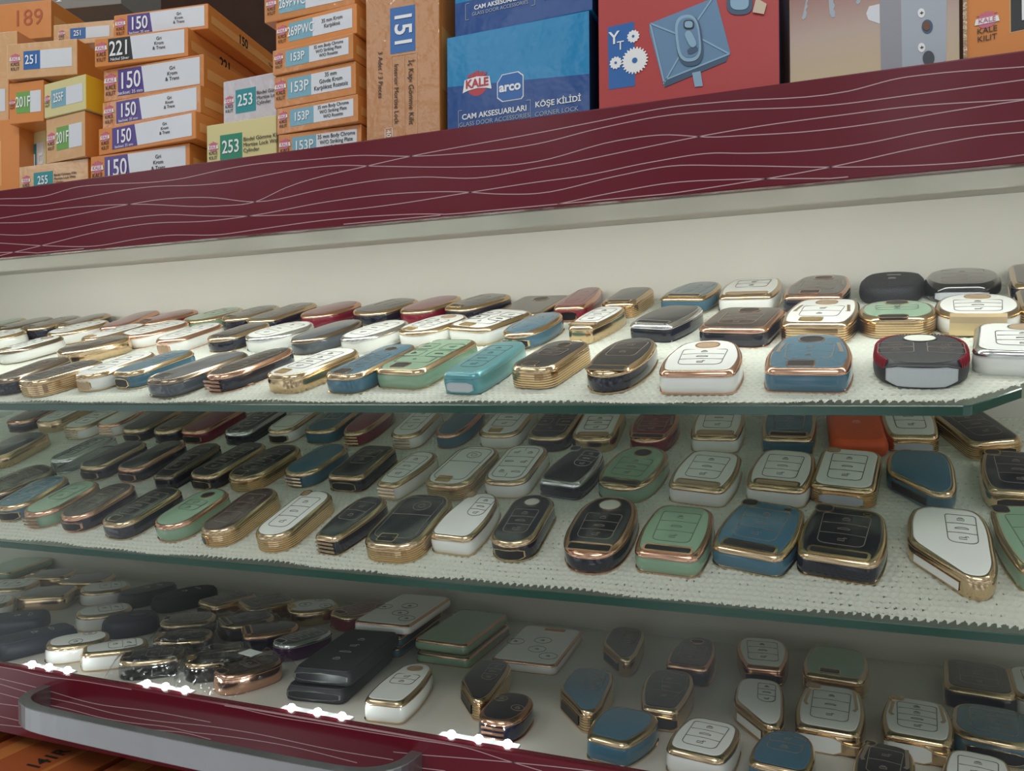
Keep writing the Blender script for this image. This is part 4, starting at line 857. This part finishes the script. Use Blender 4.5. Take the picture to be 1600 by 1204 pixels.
AZ = mat('azure_gloss', (.012, .24, .50), rough=.13, coat=.8, bump=(40, .25, .003, 1)); NAV = mat('deep_blue_gloss', (.012, .07, .27), rough=.15, coat=.8, bump=(40, .2, .003, 1))
RED = mat('red_carton', (.46, .05, .05), rough=.35, coat=.2, bump=(30, .12, .002)); NVY = mat('navy_print', (.02, .05, .20), rough=.4)
GRYP = mat('grey_print', (.40, .44, .50), rough=.5); STL = mat('steel_print', (.13, .25, .40), rough=.4, coat=.2); STL2 = mat('steel_print_light', (.26, .42, .56), rough=.4); STL3 = mat('steel_print_dark', (.05, .10, .17), rough=.4)
BUF = mat('buff_carton', (.62, .50, .38), rough=.4, coat=.2); GREYB = mat('grey_carton', (.25, .24, .22), rough=.6, bump=(60, .1, .001)); YELS = mat('bright_yellow', (.85, .50, .03), rough=.3, coat=.4)
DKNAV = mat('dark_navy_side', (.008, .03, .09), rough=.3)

FT = {}
def text(s, size, mt, parent, x, z, y=-.0003, rot=0., name='lettering', sx=1., align='CENTER', plane_='front', bold=0.):
    cu = bpy.data.curves.new('t', 'FONT'); cu.body = s; cu.size = size; cu.align_x = align; cu.align_y = 'CENTER'; cu.extrude = .00006; cu.offset = bold; cu.resolution_u = 3
    to = bpy.data.objects.new('t', cu); COL.objects.link(to)
    dg = bpy.context.evaluated_depsgraph_get(); me = bpy.data.meshes.new_from_object(to.evaluated_get(dg))
    bpy.data.objects.remove(to); bpy.data.curves.remove(cu)
    me.materials.clear(); me.materials.append(mt)
    o = bpy.data.objects.new(name, me); COL.objects.link(o); o.parent = parent; o.scale = (sx, 1, 1)
    o.location = (x, y, z)
    if plane_ == 'front': o.rotation_euler = (R(90), -rot, 0) if not rot else (Matrix.Rotation(R(90), 3, 'X') @ Matrix.Rotation(rot, 3, 'Z')).to_euler()
    elif plane_ == 'right': o.rotation_euler = (R(90), 0, R(90))
    elif plane_ == 'top': o.rotation_euler = (0, 0, rot)
    return o
def flat(mb, pts, y=-.0002, m=0, th=.0002):     # pts (x,z) on the front face
    n = len(pts); mb.add([(a, y, b) for a, b in pts]+[(a, y+th, b) for a, b in pts], [tuple(range(n))]+[(i, n+i, n+(i+1) % n, (i+1) % n) for i in range(n)], m)
def patch(name, mt, parent, pts, y=-.0002):
    mb = MB(); flat(mb, pts, y); return mb.build(name, mt, parent)
def rect(a, b, c, d): return [(a, c), (b, c), (b, d), (a, d)]
def kale(parent, cx, cz, s_, ink=INK, em=PNK):
    """castle-like round emblem over KALE KILIT"""
    mb = MB(); flat(mb, [(cx+s_*.5*math.cos(t), cz+s_*.30+s_*.44*math.sin(t)) for t in np.linspace(0, 2*math.pi, 19)[:-1]], -.0003)
    for k in range(-2, 3): flat(mb, rect(cx+k*s_*.22-s_*.07, cx+k*s_*.22+s_*.07, cz+s_*.62, cz+s_*.84-abs(k)*s_*.08), -.0004)
    mb.build('castle_emblem', em, parent)
    patch('emblem_band', WHITE, parent, [(cx-s_*.62, cz+s_*.12), (cx+s_*.62, cz+s_*.12), (cx+s_*.55, cz+s_*.46), (cx-s_*.55, cz+s_*.46)], -.0006)
    text('KALE', s_*.38, em, parent, cx, cz+s_*.29, -.0008)
    text('KALE\nKILIT', s_*.46, ink, parent, cx, cz-s_*.50, -.0005, sx=.95)

CATS = {}
def carton(key, mt, side_m=None, label='', group=None, band=True, cap=None):
    x, y, z, w_, h_, d_, yaw = BOXES[key]
    root = empty(cap or 'lock_box', (x, y, z), (0, 0, yaw))
    mb = MB(); mb.box(0, w_, 0, d_, 0, h_)
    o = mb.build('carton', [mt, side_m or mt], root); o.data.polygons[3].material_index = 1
    bevel(o, .0006, 2)
    if band:
        mb = MB(); mb.add([(w_+.0002, .004, h_*.30), (w_+.0002, d_-.002, h_*.30), (w_+.0002, d_-.002, h_*.62), (w_+.0002, .004, h_*.62)], [(0, 1, 2, 3)])
        mb.build('side_band', OR2, root)
    tag(root, label, 'box', group); return root, w_, h_, d_

def label150(key, num='150', col=PUR, wrap=False, label='', sidenum=True, tilt_l=0.):
    t, W_, H_, D_ = carton(key, ORP if wrap else OR, OR, label, 'orange lock boxes in the left stack', True)
    patch('number_field', col, t, rect(W_*.15, W_*.42, H_*.12, H_*.93), -.0002)
    patch('white_label', LAB, t, [(W_*.42, H_*.12), (W_*.965, H_*.12), (W_*.965, H_*.93), (W_*.39, H_*.93)], -.00025)
    text(num, H_*.72, WHITE, t, W_*.275, H_*.54, -.0006, sx=.78, bold=.0002)
    text('backset: 35 mm' if col is PUR else 'Nickel Silver', H_*.15, WHITE, t, W_*.28, H_*.19, -.0006)
    text('Gri\nKrom\n& Trans', H_*.16, INK, t, W_*.70, H_*.56, -.0006)
    kale(t, W_*.075, H_*.52, H_*.40)
    if sidenum:
        text(num, H_*.55, INK, t, W_+.0004, H_*.52, D_*.36, plane_='right', sx=.85, bold=.0002)
        text('Trio Extra', H_*.2, INK, t, W_+.0004, H_*.42, D_*.72, plane_='right')
label150('p150e', label='orange 150 lock box at the bottom of the left stack, behind the panel', sidenum=False)
label150('p150d', label='orange 150 lock box, second from bottom in the left stack')
label150('p150c', wrap=True, label='shrink-wrapped orange 150 lock box with glare, third from bottom in left stack')
label150('p150b', wrap=True, label='shrink-wrapped orange 150 lock box directly under the 221 box')
label150('p221', '221', BLK, label='orange lock box with black 221 label near top of stack')
label150('p150a', label='orange 150 lock box on top of the left stack')

def small(key, mt, num, fc, side_m, label, inkc=INK, left=.22, fw=.34, wrap=False, lab=True, group='small lock boxes at the left', kl=True, extra=''):
    t, W_, H_, D_ = carton(key, mt, side_m, label, group, False)
    patch('number_field', fc, t, rect(W_*left, W_*(left+fw), H_*.24, H_*.76), -.0002)
    if lab: patch('white_label', LAB, t, rect(W_*(left+fw), W_*.93, H_*.24, H_*.76), -.00025)
    text(num, H_*.36, WHITE, t, W_*(left+fw/2), H_*.5, -.0006, sx=.8 if len(num) < 4 else .62, bold=.00015)
    if extra: text(extra, H_*.11, INK, t, W_*(left+fw+.02), H_*.5, -.0006, align='LEFT')
    if kl: kale(t, W_*(left*.5), H_*.48, min(H_*.28, W_*left*.62))
    return t, W_, H_
TXT = 'Bindel Gömme Kilit\nMortise Lock With\nCylinder'
small('o255', PEA, '255', TEA, OR, 'peach lock box with teal 255 field at the bottom left', left=.22, fw=.28, lab=False, extra=TXT)
small('t201', PEA, '201F', GRN, OR, 'wrapped lock box with green 201F field resting on the 255 box', left=.28, fw=.32)
small('t201b', YEL, '201F', TEA, YEL, 'pale lock box half hidden left of the wrapped 201F box', left=.25, fw=.4)
small('y255F', YEL, '255F', SKY, YELS, 'pale yellow 255F lock box with bright yellow end', left=.18, fw=.36)
small('o201F', OR, '201F', GRN, OR, 'orange 201F lock box left of the pale yellow box', left=.22, fw=.4)
small('o251', PEA, '251', BLU, OR, 'wrapped peach lock box with blue 251 field, front', left=.24, fw=.24)
small('o251b', PEA, '251', BLU, PEA, 'pale peach 251 lock box standing behind the stacks', left=.28, fw=.26)
small('y253', YEL, '253', DGR, YEL, 'yellow lock box with green 253 field beside the 153 stack', left=.20, fw=.32, lab=False, extra=TXT, group='253 lock boxes')
small('w253', LIL, '253', TEA, LIL, 'shrink-wrapped lilac 253 lock box on the yellow box', left=.24, fw=.38, lab=False, extra=TXT, group='253 lock boxes')
small('leftL', OR, '', OR2, OR, 'tall orange lock box at the far left edge', left=.3, fw=.4, lab=False, kl=False)
small('leftM', PEA, '', GRYP, OR, 'peach lock box with blue label cut by the left edge', left=.5, fw=.3, kl=False)
small('leftT', PEA, '', OR2, OR, 'large wrapped peach lock box at left edge, above the others', left=.1, fw=.3, lab=False, kl=False)
t, W_, H_, D_ = carton('b189', OR, OR, 'long orange 189 lock box leaning at the top left', None, True)
text('189', H_*.62, mat('red_ink', (.45, .09, .02), rough=.4), t, W_+.0005, H_*.5, D_*.5, plane_='right'); text('189', H_*.62, MATS['red_ink'], t, W_*.78, H_*.55)
t, W_, H_, D_ = carton('grey', GREYB, GREYB, 'grey carton with white glass symbols in top left corner', None, False, 'carton_box')
for k, cx in enumerate((.62, .76, .9)):
    mb = MB(); s_ = H_*.16; c_ = W_*cx; zc = H_*.30
    flat(mb, [(c_-s_*.7, zc+s_), (c_-s_*.12, zc+s_*.1), (c_-s_*.12, zc-s_*.6), (c_-s_*.5, zc-s_*.8), (c_+s_*.5, zc-s_*.8), (c_+s_*.12, zc-s_*.6), (c_+s_*.12, zc+s_*.1), (c_+s_*.7, zc+s_)], -.0004)
    mb.build('glass_symbol', WHITE, t)

G153 = [('g153f', '153P', '35 mm Body Chrome\nW/O Striking Plate\nW/O Rosette', 'lowest of the stack behind the panel', 1), ('g153e', '153P', '35 mm Body Chrome\nW/O Striking Plate\nW/O Rosette', 'second from bottom of stack', 1),
        ('g153d', '153P', '35 mm\nGövde Krom\nKarşılıksız Rozetsiz', 'with two-word Turkish label, middle of stack', 1), ('g153c', '153P', '35 mm Body Chrome\nW/O Striking Plate\nW/O Rosette', 'just under the 269PWC boxes', 1),
        ('g269b', '269PWC', '35 mm Krom\nKarşılıksız', 'second from top of stack', 0), ('g269a', '269PWC', '35 mm Krom\nKarşılıksız', 'topmost, cut by the frame', 1)]
for key, num, tx, lb, wr in G153:
    t, W_, H_, D_ = carton(key, ORP if wr else OR, OR, f'orange {num} lock box with pale blue field, {lb}', 'orange lock boxes in the middle stack', True)
    patch('number_field', SKY, t, rect(W_*.17, W_*.47, H_*.22, H_*.86), -.0002); patch('white_label', LAB, t, rect(W_*.47, W_*.95, H_*.22, H_*.86), -.00025)
    text(num, H_*.46, WHITE, t, W_*.32, H_*.54, -.0006, sx=.8 if len(num) < 5 else .66, bold=.0001)
    text(tx, H_*.185, INK, t, W_*.71, H_*.56, -.0006, sx=.86); kale(t, W_*.085, H_*.55, H_*.36)

t, W_, H_, D_ = carton('v151', mat('kraft_orange_wrap', (.56, .27, .12), rough=.12, coat=1, bump=(55, .5, .003, 1)), OR, 'tall shrink-wrapped orange 151 lock box standing upright', None, True)
patch('number_field', BLU, t, rect(W_*.34, W_*.68, H_*.50, H_*.735), -.0002)
text('151', W_*.33, WHITE, t, W_*.51, H_*.617, -.0006, rot=R(-90), sx=.95, bold=.0003)
text('3 Adet / 3 Pieces', W_*.085, INK, t, W_*.20, H_*.40, -.0006, rot=R(-90))
text('İç Kapı Gömme Kilit', W_*.095, INK, t, W_*.62, H_*.29, -.0006, rot=R(-90)); text('Interior Mortise Lock', W_*.085, INK, t, W_*.42, H_*.29, -.0006, rot=R(-90))
mb = MB(); a, b, c_, d = W_*.35, W_*.70, H_*.07, H_*.49
for q in (rect(a, a+.0004, c_, d), rect(b-.0004, b, c_, d), rect(a, b, c_, c_+.0004), rect(a, b, d-.0004, d), rect(W_*.53, W_*.533, c_, d)): flat(mb, q, -.0004)
mb.build('label_frame', PEA, t)
mb = MB(); 
for q in (rect(W_*.26, W_*.263+.0002, H_*.06, H_*.12), rect(W_*.36, W_*.363+.0002, H_*.06, H_*.12), rect(W_*.26, W_*.36, H_*.06, H_*.062), rect(W_*.26, W_*.36, H_*.118, H_*.12)): flat(mb, q, -.0004)
mb.build('small_mark', WHITE, t); text('40', W_*.09, WHITE, t, W_*.31, H_*.09, -.0006, rot=R(-90))
kale(t, W_*.60, H_*.83, W_*.17)

def arco(key, label, low):
    t, W_, H_, D_ = carton(key, AZ, DKNAV, label, 'blue corner lock boxes', False)
    patch('dark_half', NAV, t, [(.0003, .0004), (W_-.0003, .0004), (W_-.0003, H_*(.45 if low else .40)), (.0003, H_*(.54 if low else .40))], -.0002)
    if low:
        # red shield emblem with KALE, white banner
        cx, cz, s_ = W_*.225, H_*.52, H_*.10
        patch('emblem_disc', mat('kale_red', (.50, .05, .07), rough=.3, coat=.5), t, [(cx+s_*1.05*math.cos(q), cz+s_*1.05*math.sin(q)) for q in np.linspace(0, 2*math.pi, 25)[:-1]], -.0003)
        mb = MB()
        for k in range(-2, 3): flat(mb, rect(cx+k*s_*.4-s_*.14, cx+k*s_*.4+s_*.14, cz+s_*.75, cz+s_*1.25-abs(k)*s_*.12), -.0004)
        mb.build('castle_towers', MATS['kale_red'], t)
        patch('banner', WHITE, t, [(cx-s_*1.45, cz-s_*.62), (cx-s_*.9, cz-s_*.45), (cx, cz-s_*.35), (cx+s_*.9, cz-s_*.45), (cx+s_*1.45, cz-s_*.62), (cx+s_*1.25, cz+s_*.55), (cx, cz+s_*.72), (cx-s_*1.25, cz+s_*.55)], -.0006)
        text('KALE', s_*1.05, MATS['kale_red'], t, cx, cz+s_*.08, -.0009, sx=.95, bold=.00025)
        cx, cz, s_ = W_*.462, H_*.45, H_*.115
        oc = lambda q: [(cx+a*q*s_*1.12, cz+b*q*s_) for a, b in ((-1, .45), (-1, -.75), (-.62, -1.1), (.85, -1.1), (1.0, -.9), (1, .75), (.62, 1.1), (-.62, 1.05))]
        patch('octagon_frame', WHITE, t, oc(1), -.0003); patch('octagon_field', BLU, t, oc(.93), -.0006)
        text('arco', s_*1.0, WHITE, t, cx, cz-s_*.02, -.0009, bold=.0003)
    z_ = H_*.235 if low else H_*.30
    text('CAM AKSESUARLARI', H_*.070, WHITE, t, W_*.345, z_, -.0006, bold=.0001); text('GLASS DOOR ACCESSORIES', H_*.056, GRYP, t, W_*.345, z_-H_*.068, -.0006)
    text('KÖŞE KİLİDİ', H_*.070, WHITE, t, W_*.79, z_+.001, -.0006, bold=.0001); text('CORNER LOCK', H_*.058, GRYP, t, W_*.78, z_-H_*.072, -.0006)
    mb = MB()
    for q0, sg in ((W_*.085, 1), (W_*.605, -1)):
        for q in (rect(min(q0, q0+sg*.0003), max(q0, q0+sg*.0003), z_-H_*.12, z_+H_*.07), rect(min(q0, q0+sg*.003), max(q0, q0+sg*.003), z_-H_*.12, z_-H_*.115), rect(min(q0, q0+sg*.003), max(q0, q0+sg*.003), z_+H_*.065, z_+H_*.07)): flat(mb, q, -.0006)
    mb.build('text_bracket', GRYP, t)
arco('arcoB', 'glossy blue corner lock box with red emblem, lower of two', True)
arco('arcoA', 'glossy blue corner lock box cut by the frame, upper of two', False)

# red box with gears and a square lock picture
t, W_, H_, D_ = carton('yt', RED, DKNAV, 'worn red lock box with gear logo and square lock picture', None, False)
X = lambda px: (px-485)/(1500-485)*W_
def Q(px, py):        # crop pixels of the front face -> local x,z
    u = (px-490)/(1520-490); yb = 640-u*(640-480); yt_ = yb-1034; return (u*W_, H_*(yb-py)/ (yb-(-210-u*170)) )
patch('logo_field', BLU, t, [Q(552, 455), Q(712, 432), Q(708, 100), Q(548, 130)], -.0002)
def gear(cx, cy, r, nt_, hole=.2):
    c0 = Q(cx, cy); c1 = Q(cx+r, cy-r*.15); rr = c1[0]-c0[0]; pts = []
    for k in range(nt_*4):
        q = 2*math.pi*(k+.5)/(nt_*4); ra = rr*(1 if k % 4 < 2 else .86); pts.append((c0[0]+ra*math.cos(q), c0[1]+ra*math.sin(q)))
    mb = MB(); 
    n_ = len(pts); mb.add([(a, -.0006, b) for a, b in pts]+[(c0[0], -.0006, c0[1])], [(i, (i+1) % n_, n_) for i in range(n_)])
    mb.build('gear_print', WHITE, t)
    patch('gear_hole', BLU, t, [(c0[0]+rr*hole*math.cos(q), c0[1]+rr*hole*math.sin(q)) for q in np.linspace(0, 2*math.pi, 17)[:-1]], -.0009)
gear(704, 178, 38, 12); gear(712, 302, 80, 24); gear(597, 316, 38, 12)
a = Q(588, 190); text('Y', .0115, WHITE, t, a[0], a[1], -.0006, bold=.0001); a = Q(626, 228); text('T', .0080, WHITE, t, a[0], a[1], -.0006)
a = Q(672, 586); text('TM', .0052, WHITE, t, a[0], a[1], -.0006, bold=.00015)
a = Q(1325, 477); patch('model_oval', BLK, t, [(a[0]+.0082*math.copysign(abs(math.cos(q))**.7, math.cos(q)), a[1]+.0034*math.copysign(abs(math.sin(q))**.7, math.sin(q))) for q in np.linspace(0, 2*math.pi, 29)[:-1]], -.0003)
text('YT 28>', .0046, WHITE, t, a[0], a[1], -.0007, bold=.0001)
patch('lock_picture', STL, t, [Q(885, 436), Q(1235, 300), Q(1258, 255), Q(1180, -20), Q(800, 112), Q(800, 150)], -.0003)
patch('lock_shade', STL3, t, [Q(885, 436), Q(1235, 300), Q(1250, 262), Q(890, 392)], -.0005)
mb = MB()
for p1, p2 in (((805, 112), (960, 165)), ((1160, -10), (1075, 100)), ((880, 420), (975, 275)), ((1250, 262), (1100, 190)), ((805, 112), (885, 415)), ((885, 400), (1255, 262))):
    A_, B_ = np.array(Q(*p1)), np.array(Q(*p2)); d = (B_-A_)/np.linalg.norm(B_-A_); nn = np.array((-d[1], d[0]))*.0005
    flat(mb, [tuple(A_+nn), tuple(A_-nn), tuple(B_-nn), tuple(B_+nn)], -.0007)
mb.build('lock_edge_lines', STL2, t)
def stad(cx, cy, rx, ry, y, mt, nm, ang=0.):
    P_ = []
    for q in np.linspace(0, 2*math.pi, 33)[:-1]:
        a_, b_ = rx*math.copysign(abs(math.cos(q))**.8, math.cos(q)), ry*math.copysign(abs(math.sin(q))**.6, math.sin(q))
        P_.append(Q(cx+a_*math.cos(ang)-b_*math.sin(ang), cy+a_*math.sin(ang)+b_*math.cos(ang)))
    patch(nm, mt, t, P_[::-1], y)
stad(1030, 200, 76, 128, -.0009, STL3, 'plate_shadow', -.12); stad(1024, 188, 70, 118, -.0012, STL2, 'lock_plate', -.12); stad(1026, 186, 56, 100, -.0015, STL, 'lock_plate_face', -.12)
stad(1030, 122, 30, 24, -.0018, INK, 'keyhole_ring'); stad(1030, 122, 23, 17, -.0021, STL2, 'keyhole'); stad(1040, 195, 22, 44, -.0021, STL2, 'lock_knob', -.5); stad(1050, 250, 30, 16, -.0018, STL3, 'knob_shadow', -.4)
patch('spindle', STL2, t, [Q(1060, 430), Q(1105, 425), Q(1092, 350), Q(1045, 360)], -.0006)
stad(1310, 10, 70, 60, -.0006, STL3, 'round_seal'); stad(1310, 5, 50, 42, -.0009, STL2, 'round_seal_inner')
patch('torn_patch', BUF, t, [Q(1380, 60), Q(1440, 70), Q(1455, 20), Q(1400, -10)], -.0012)

# carton with steel lock body picture and two keys
t, W_, H_, D_ = carton('lockp', BUF, BUF, 'buff carton with a picture of a steel lock body and keys', None, False)
gm = bpy.data.materials.new('printed_fade'); gm.use_nodes = True; nt = gm.node_tree; b_ = nt.nodes['Principled BSDF']; b_.inputs['Roughness'].default_value = .4
tc = nt.nodes.new('ShaderNodeTexCoord'); sx_ = nt.nodes.new('ShaderNodeSeparateXYZ'); cr = nt.nodes.new('ShaderNodeValToRGB')
nt.links.new(tc.outputs['Generated'], sx_.inputs[0]); nt.links.new(sx_.outputs['Z'], cr.inputs[0]); nt.links.new(cr.outputs[0], b_.inputs['Base Color'])
cr.color_ramp.elements[0].position = .05; cr.color_ramp.elements[0].color = (.60, .48, .30, 1); cr.color_ramp.elements[1].position = .9; cr.color_ramp.elements[1].color = (.26, .055, .06, 1)
e_ = cr.color_ramp.elements.new(.42); e_.color = (.50, .38, .32, 1)
patch('printed_background', gm, t, rect(.0004, W_-.0004, .0004, H_-.0004), -.0002)
def Q2(px, py): u = (px-262)/(1238-262); yb = 487-u*(487-357); return (u*W_, H_*(yb-py)/(487+218))
patch('lock_body_side', mat('lilac_grey', (.30, .30, .34), rough=.4), t, [Q2(805, 360), Q2(925, 392), Q2(918, -250), Q2(800, -230)], -.0004)
patch('lock_body_face', GRYP, t, [Q2(925, 392), Q2(965, 388), Q2(1165, 290), Q2(1175, -290), Q2(918, -250)], -.0004)
def disc2(cx, cy, r, y, mt, nm): patch(nm, mt, t, [Q2(cx+r*math.cos(q), cy-r*1.1*math.sin(q)) for q in np.linspace(0, 2*math.pi, 21)[:-1]], y)
for cy in (70, 232): disc2(1032, cy, 20, -.0007, WHITE, 'screw_head'); 
for cy in (70, 232):
    c0 = Q2(1034, cy); mb = MB(); flat(mb, rect(c0[0]-.0008, c0[0]+.0008, c0[1]-.0002, c0[1]+.0002), -.0010); flat(mb, rect(c0[0]-.0002, c0[0]+.0002, c0[1]-.0008, c0[1]+.0008), -.0010); mb.build('screw_cross', INK, t)
disc2(1064, 134, 30, -.0007, STL3, 'cylinder_hole'); disc2(1060, 132, 20, -.001, mat('copper_brown', (.16, .06, .03), rough=.4), 'cylinder_core'); disc2(1070, 282, 32, -.0007, mat('slate_hole', (.05, .06, .08), rough=.4), 'round_hole')
patch('bolt_print', LAB, t, [Q2(735, 95), Q2(800, 115), Q2(800, 20), Q2(740, 30), Q2(722, 65)], -.0004)
for kx in (365, 515, 690):
    mb = MB(); P_ = [Q2(kx+20, -80), Q2(kx-18, 60), Q2(kx-28, 78), Q2(kx-18, 88), Q2(kx-2, 78), Q2(kx+6, 50), Q2(kx-2, 40), Q2(kx+12, 20), Q2(kx+4, 10), Q2(kx+46, -80)] if kx < 500 or kx > 600 else [Q2(kx-18, -80), Q2(kx-8, 60), Q2(kx+6, 80), Q2(kx+24, 78), Q2(kx+26, 50), Q2(kx+16, 40), Q2(kx+26, 20), Q2(kx+14, 5), Q2(kx+24, -80)]
    if kx > 600: P_ = [(a, b+.008) for a, b in P_]
    patch('key_print', GRYP, t, P_, -.0004)

t, W_, H_, D_ = carton('kaleR', OR, OR, 'orange lock box with dark number field at the right edge', None, False)
patch('number_field', BLK, t, rect(.0205, .036, .0175, .0375), -.0002); patch('field_frame', PEA, t, rect(.0200, .0365, .0170, .0380), -.0001)
text('1', .016, WHITE, t, .0265, .0275, -.0006, bold=.0004); kale(t, .0098, .0235, .0092)
mb = MB(); mb.box(-.0012, .0006, -.0012, .02, 0, H_); mb.build('wrap_edge', mat('clear_wrap_edge', (.45, .30, .18), rough=.1, coat=1, bump=(200, .9, .003, 1)), t)

# ---------------------------------------------------------------- boxes below the drawer
for k, (x, y, z, w_, d_, yaw, lb) in enumerate(((-.640, -.060, -.345, .115, .17, 0, 'orange 141R lock box lying under the steel handle'), (-.518, -.050, -.345, .11, .16, R(-2), 'orange lock box lying to the right of the 141R box'), (-.400, -.045, -.345, .11, .16, R(-1), 'orange lock box at the bottom edge under the handle'), (-.77, -.03, -.345, .12, .15, R(2), 'orange lock box at the bottom left corner, behind the 141R box'))):
    root = empty('lock_box', (x, y, z), (0, 0, yaw)); mb = MB(); mb.box(0, w_, 0, d_, 0, .045); o = mb.build('carton', mat('shaded_orange_card', (.42, .105, .03), rough=.35), root); bevel(o, .0008, 2)  # orange card deepened in its base colour to stand for shade below the drawer
    mb = MB(); mb.box(.012, .030, .002, d_-.002, .045, .0452); mb.box(.078, .083, .002, d_-.002, .045, .0452); mb.build('top_band', mat('shaded_orange_band', (.55, .19, .05), rough=.35), root)  # band colour carries the same painted shade
    if k == 0: text('141R', .019, INK, root, .066, .0456, .052, rot=R(90), plane_='top', bold=.0003, sx=.82)
    tag(root, lb, 'box', 'orange lock boxes below the drawer')
struct('trim_2', mat('dark_board2', (.05, .03, .025), rough=.6), (XL, XR, -.08, .29, -.355, -.3455))
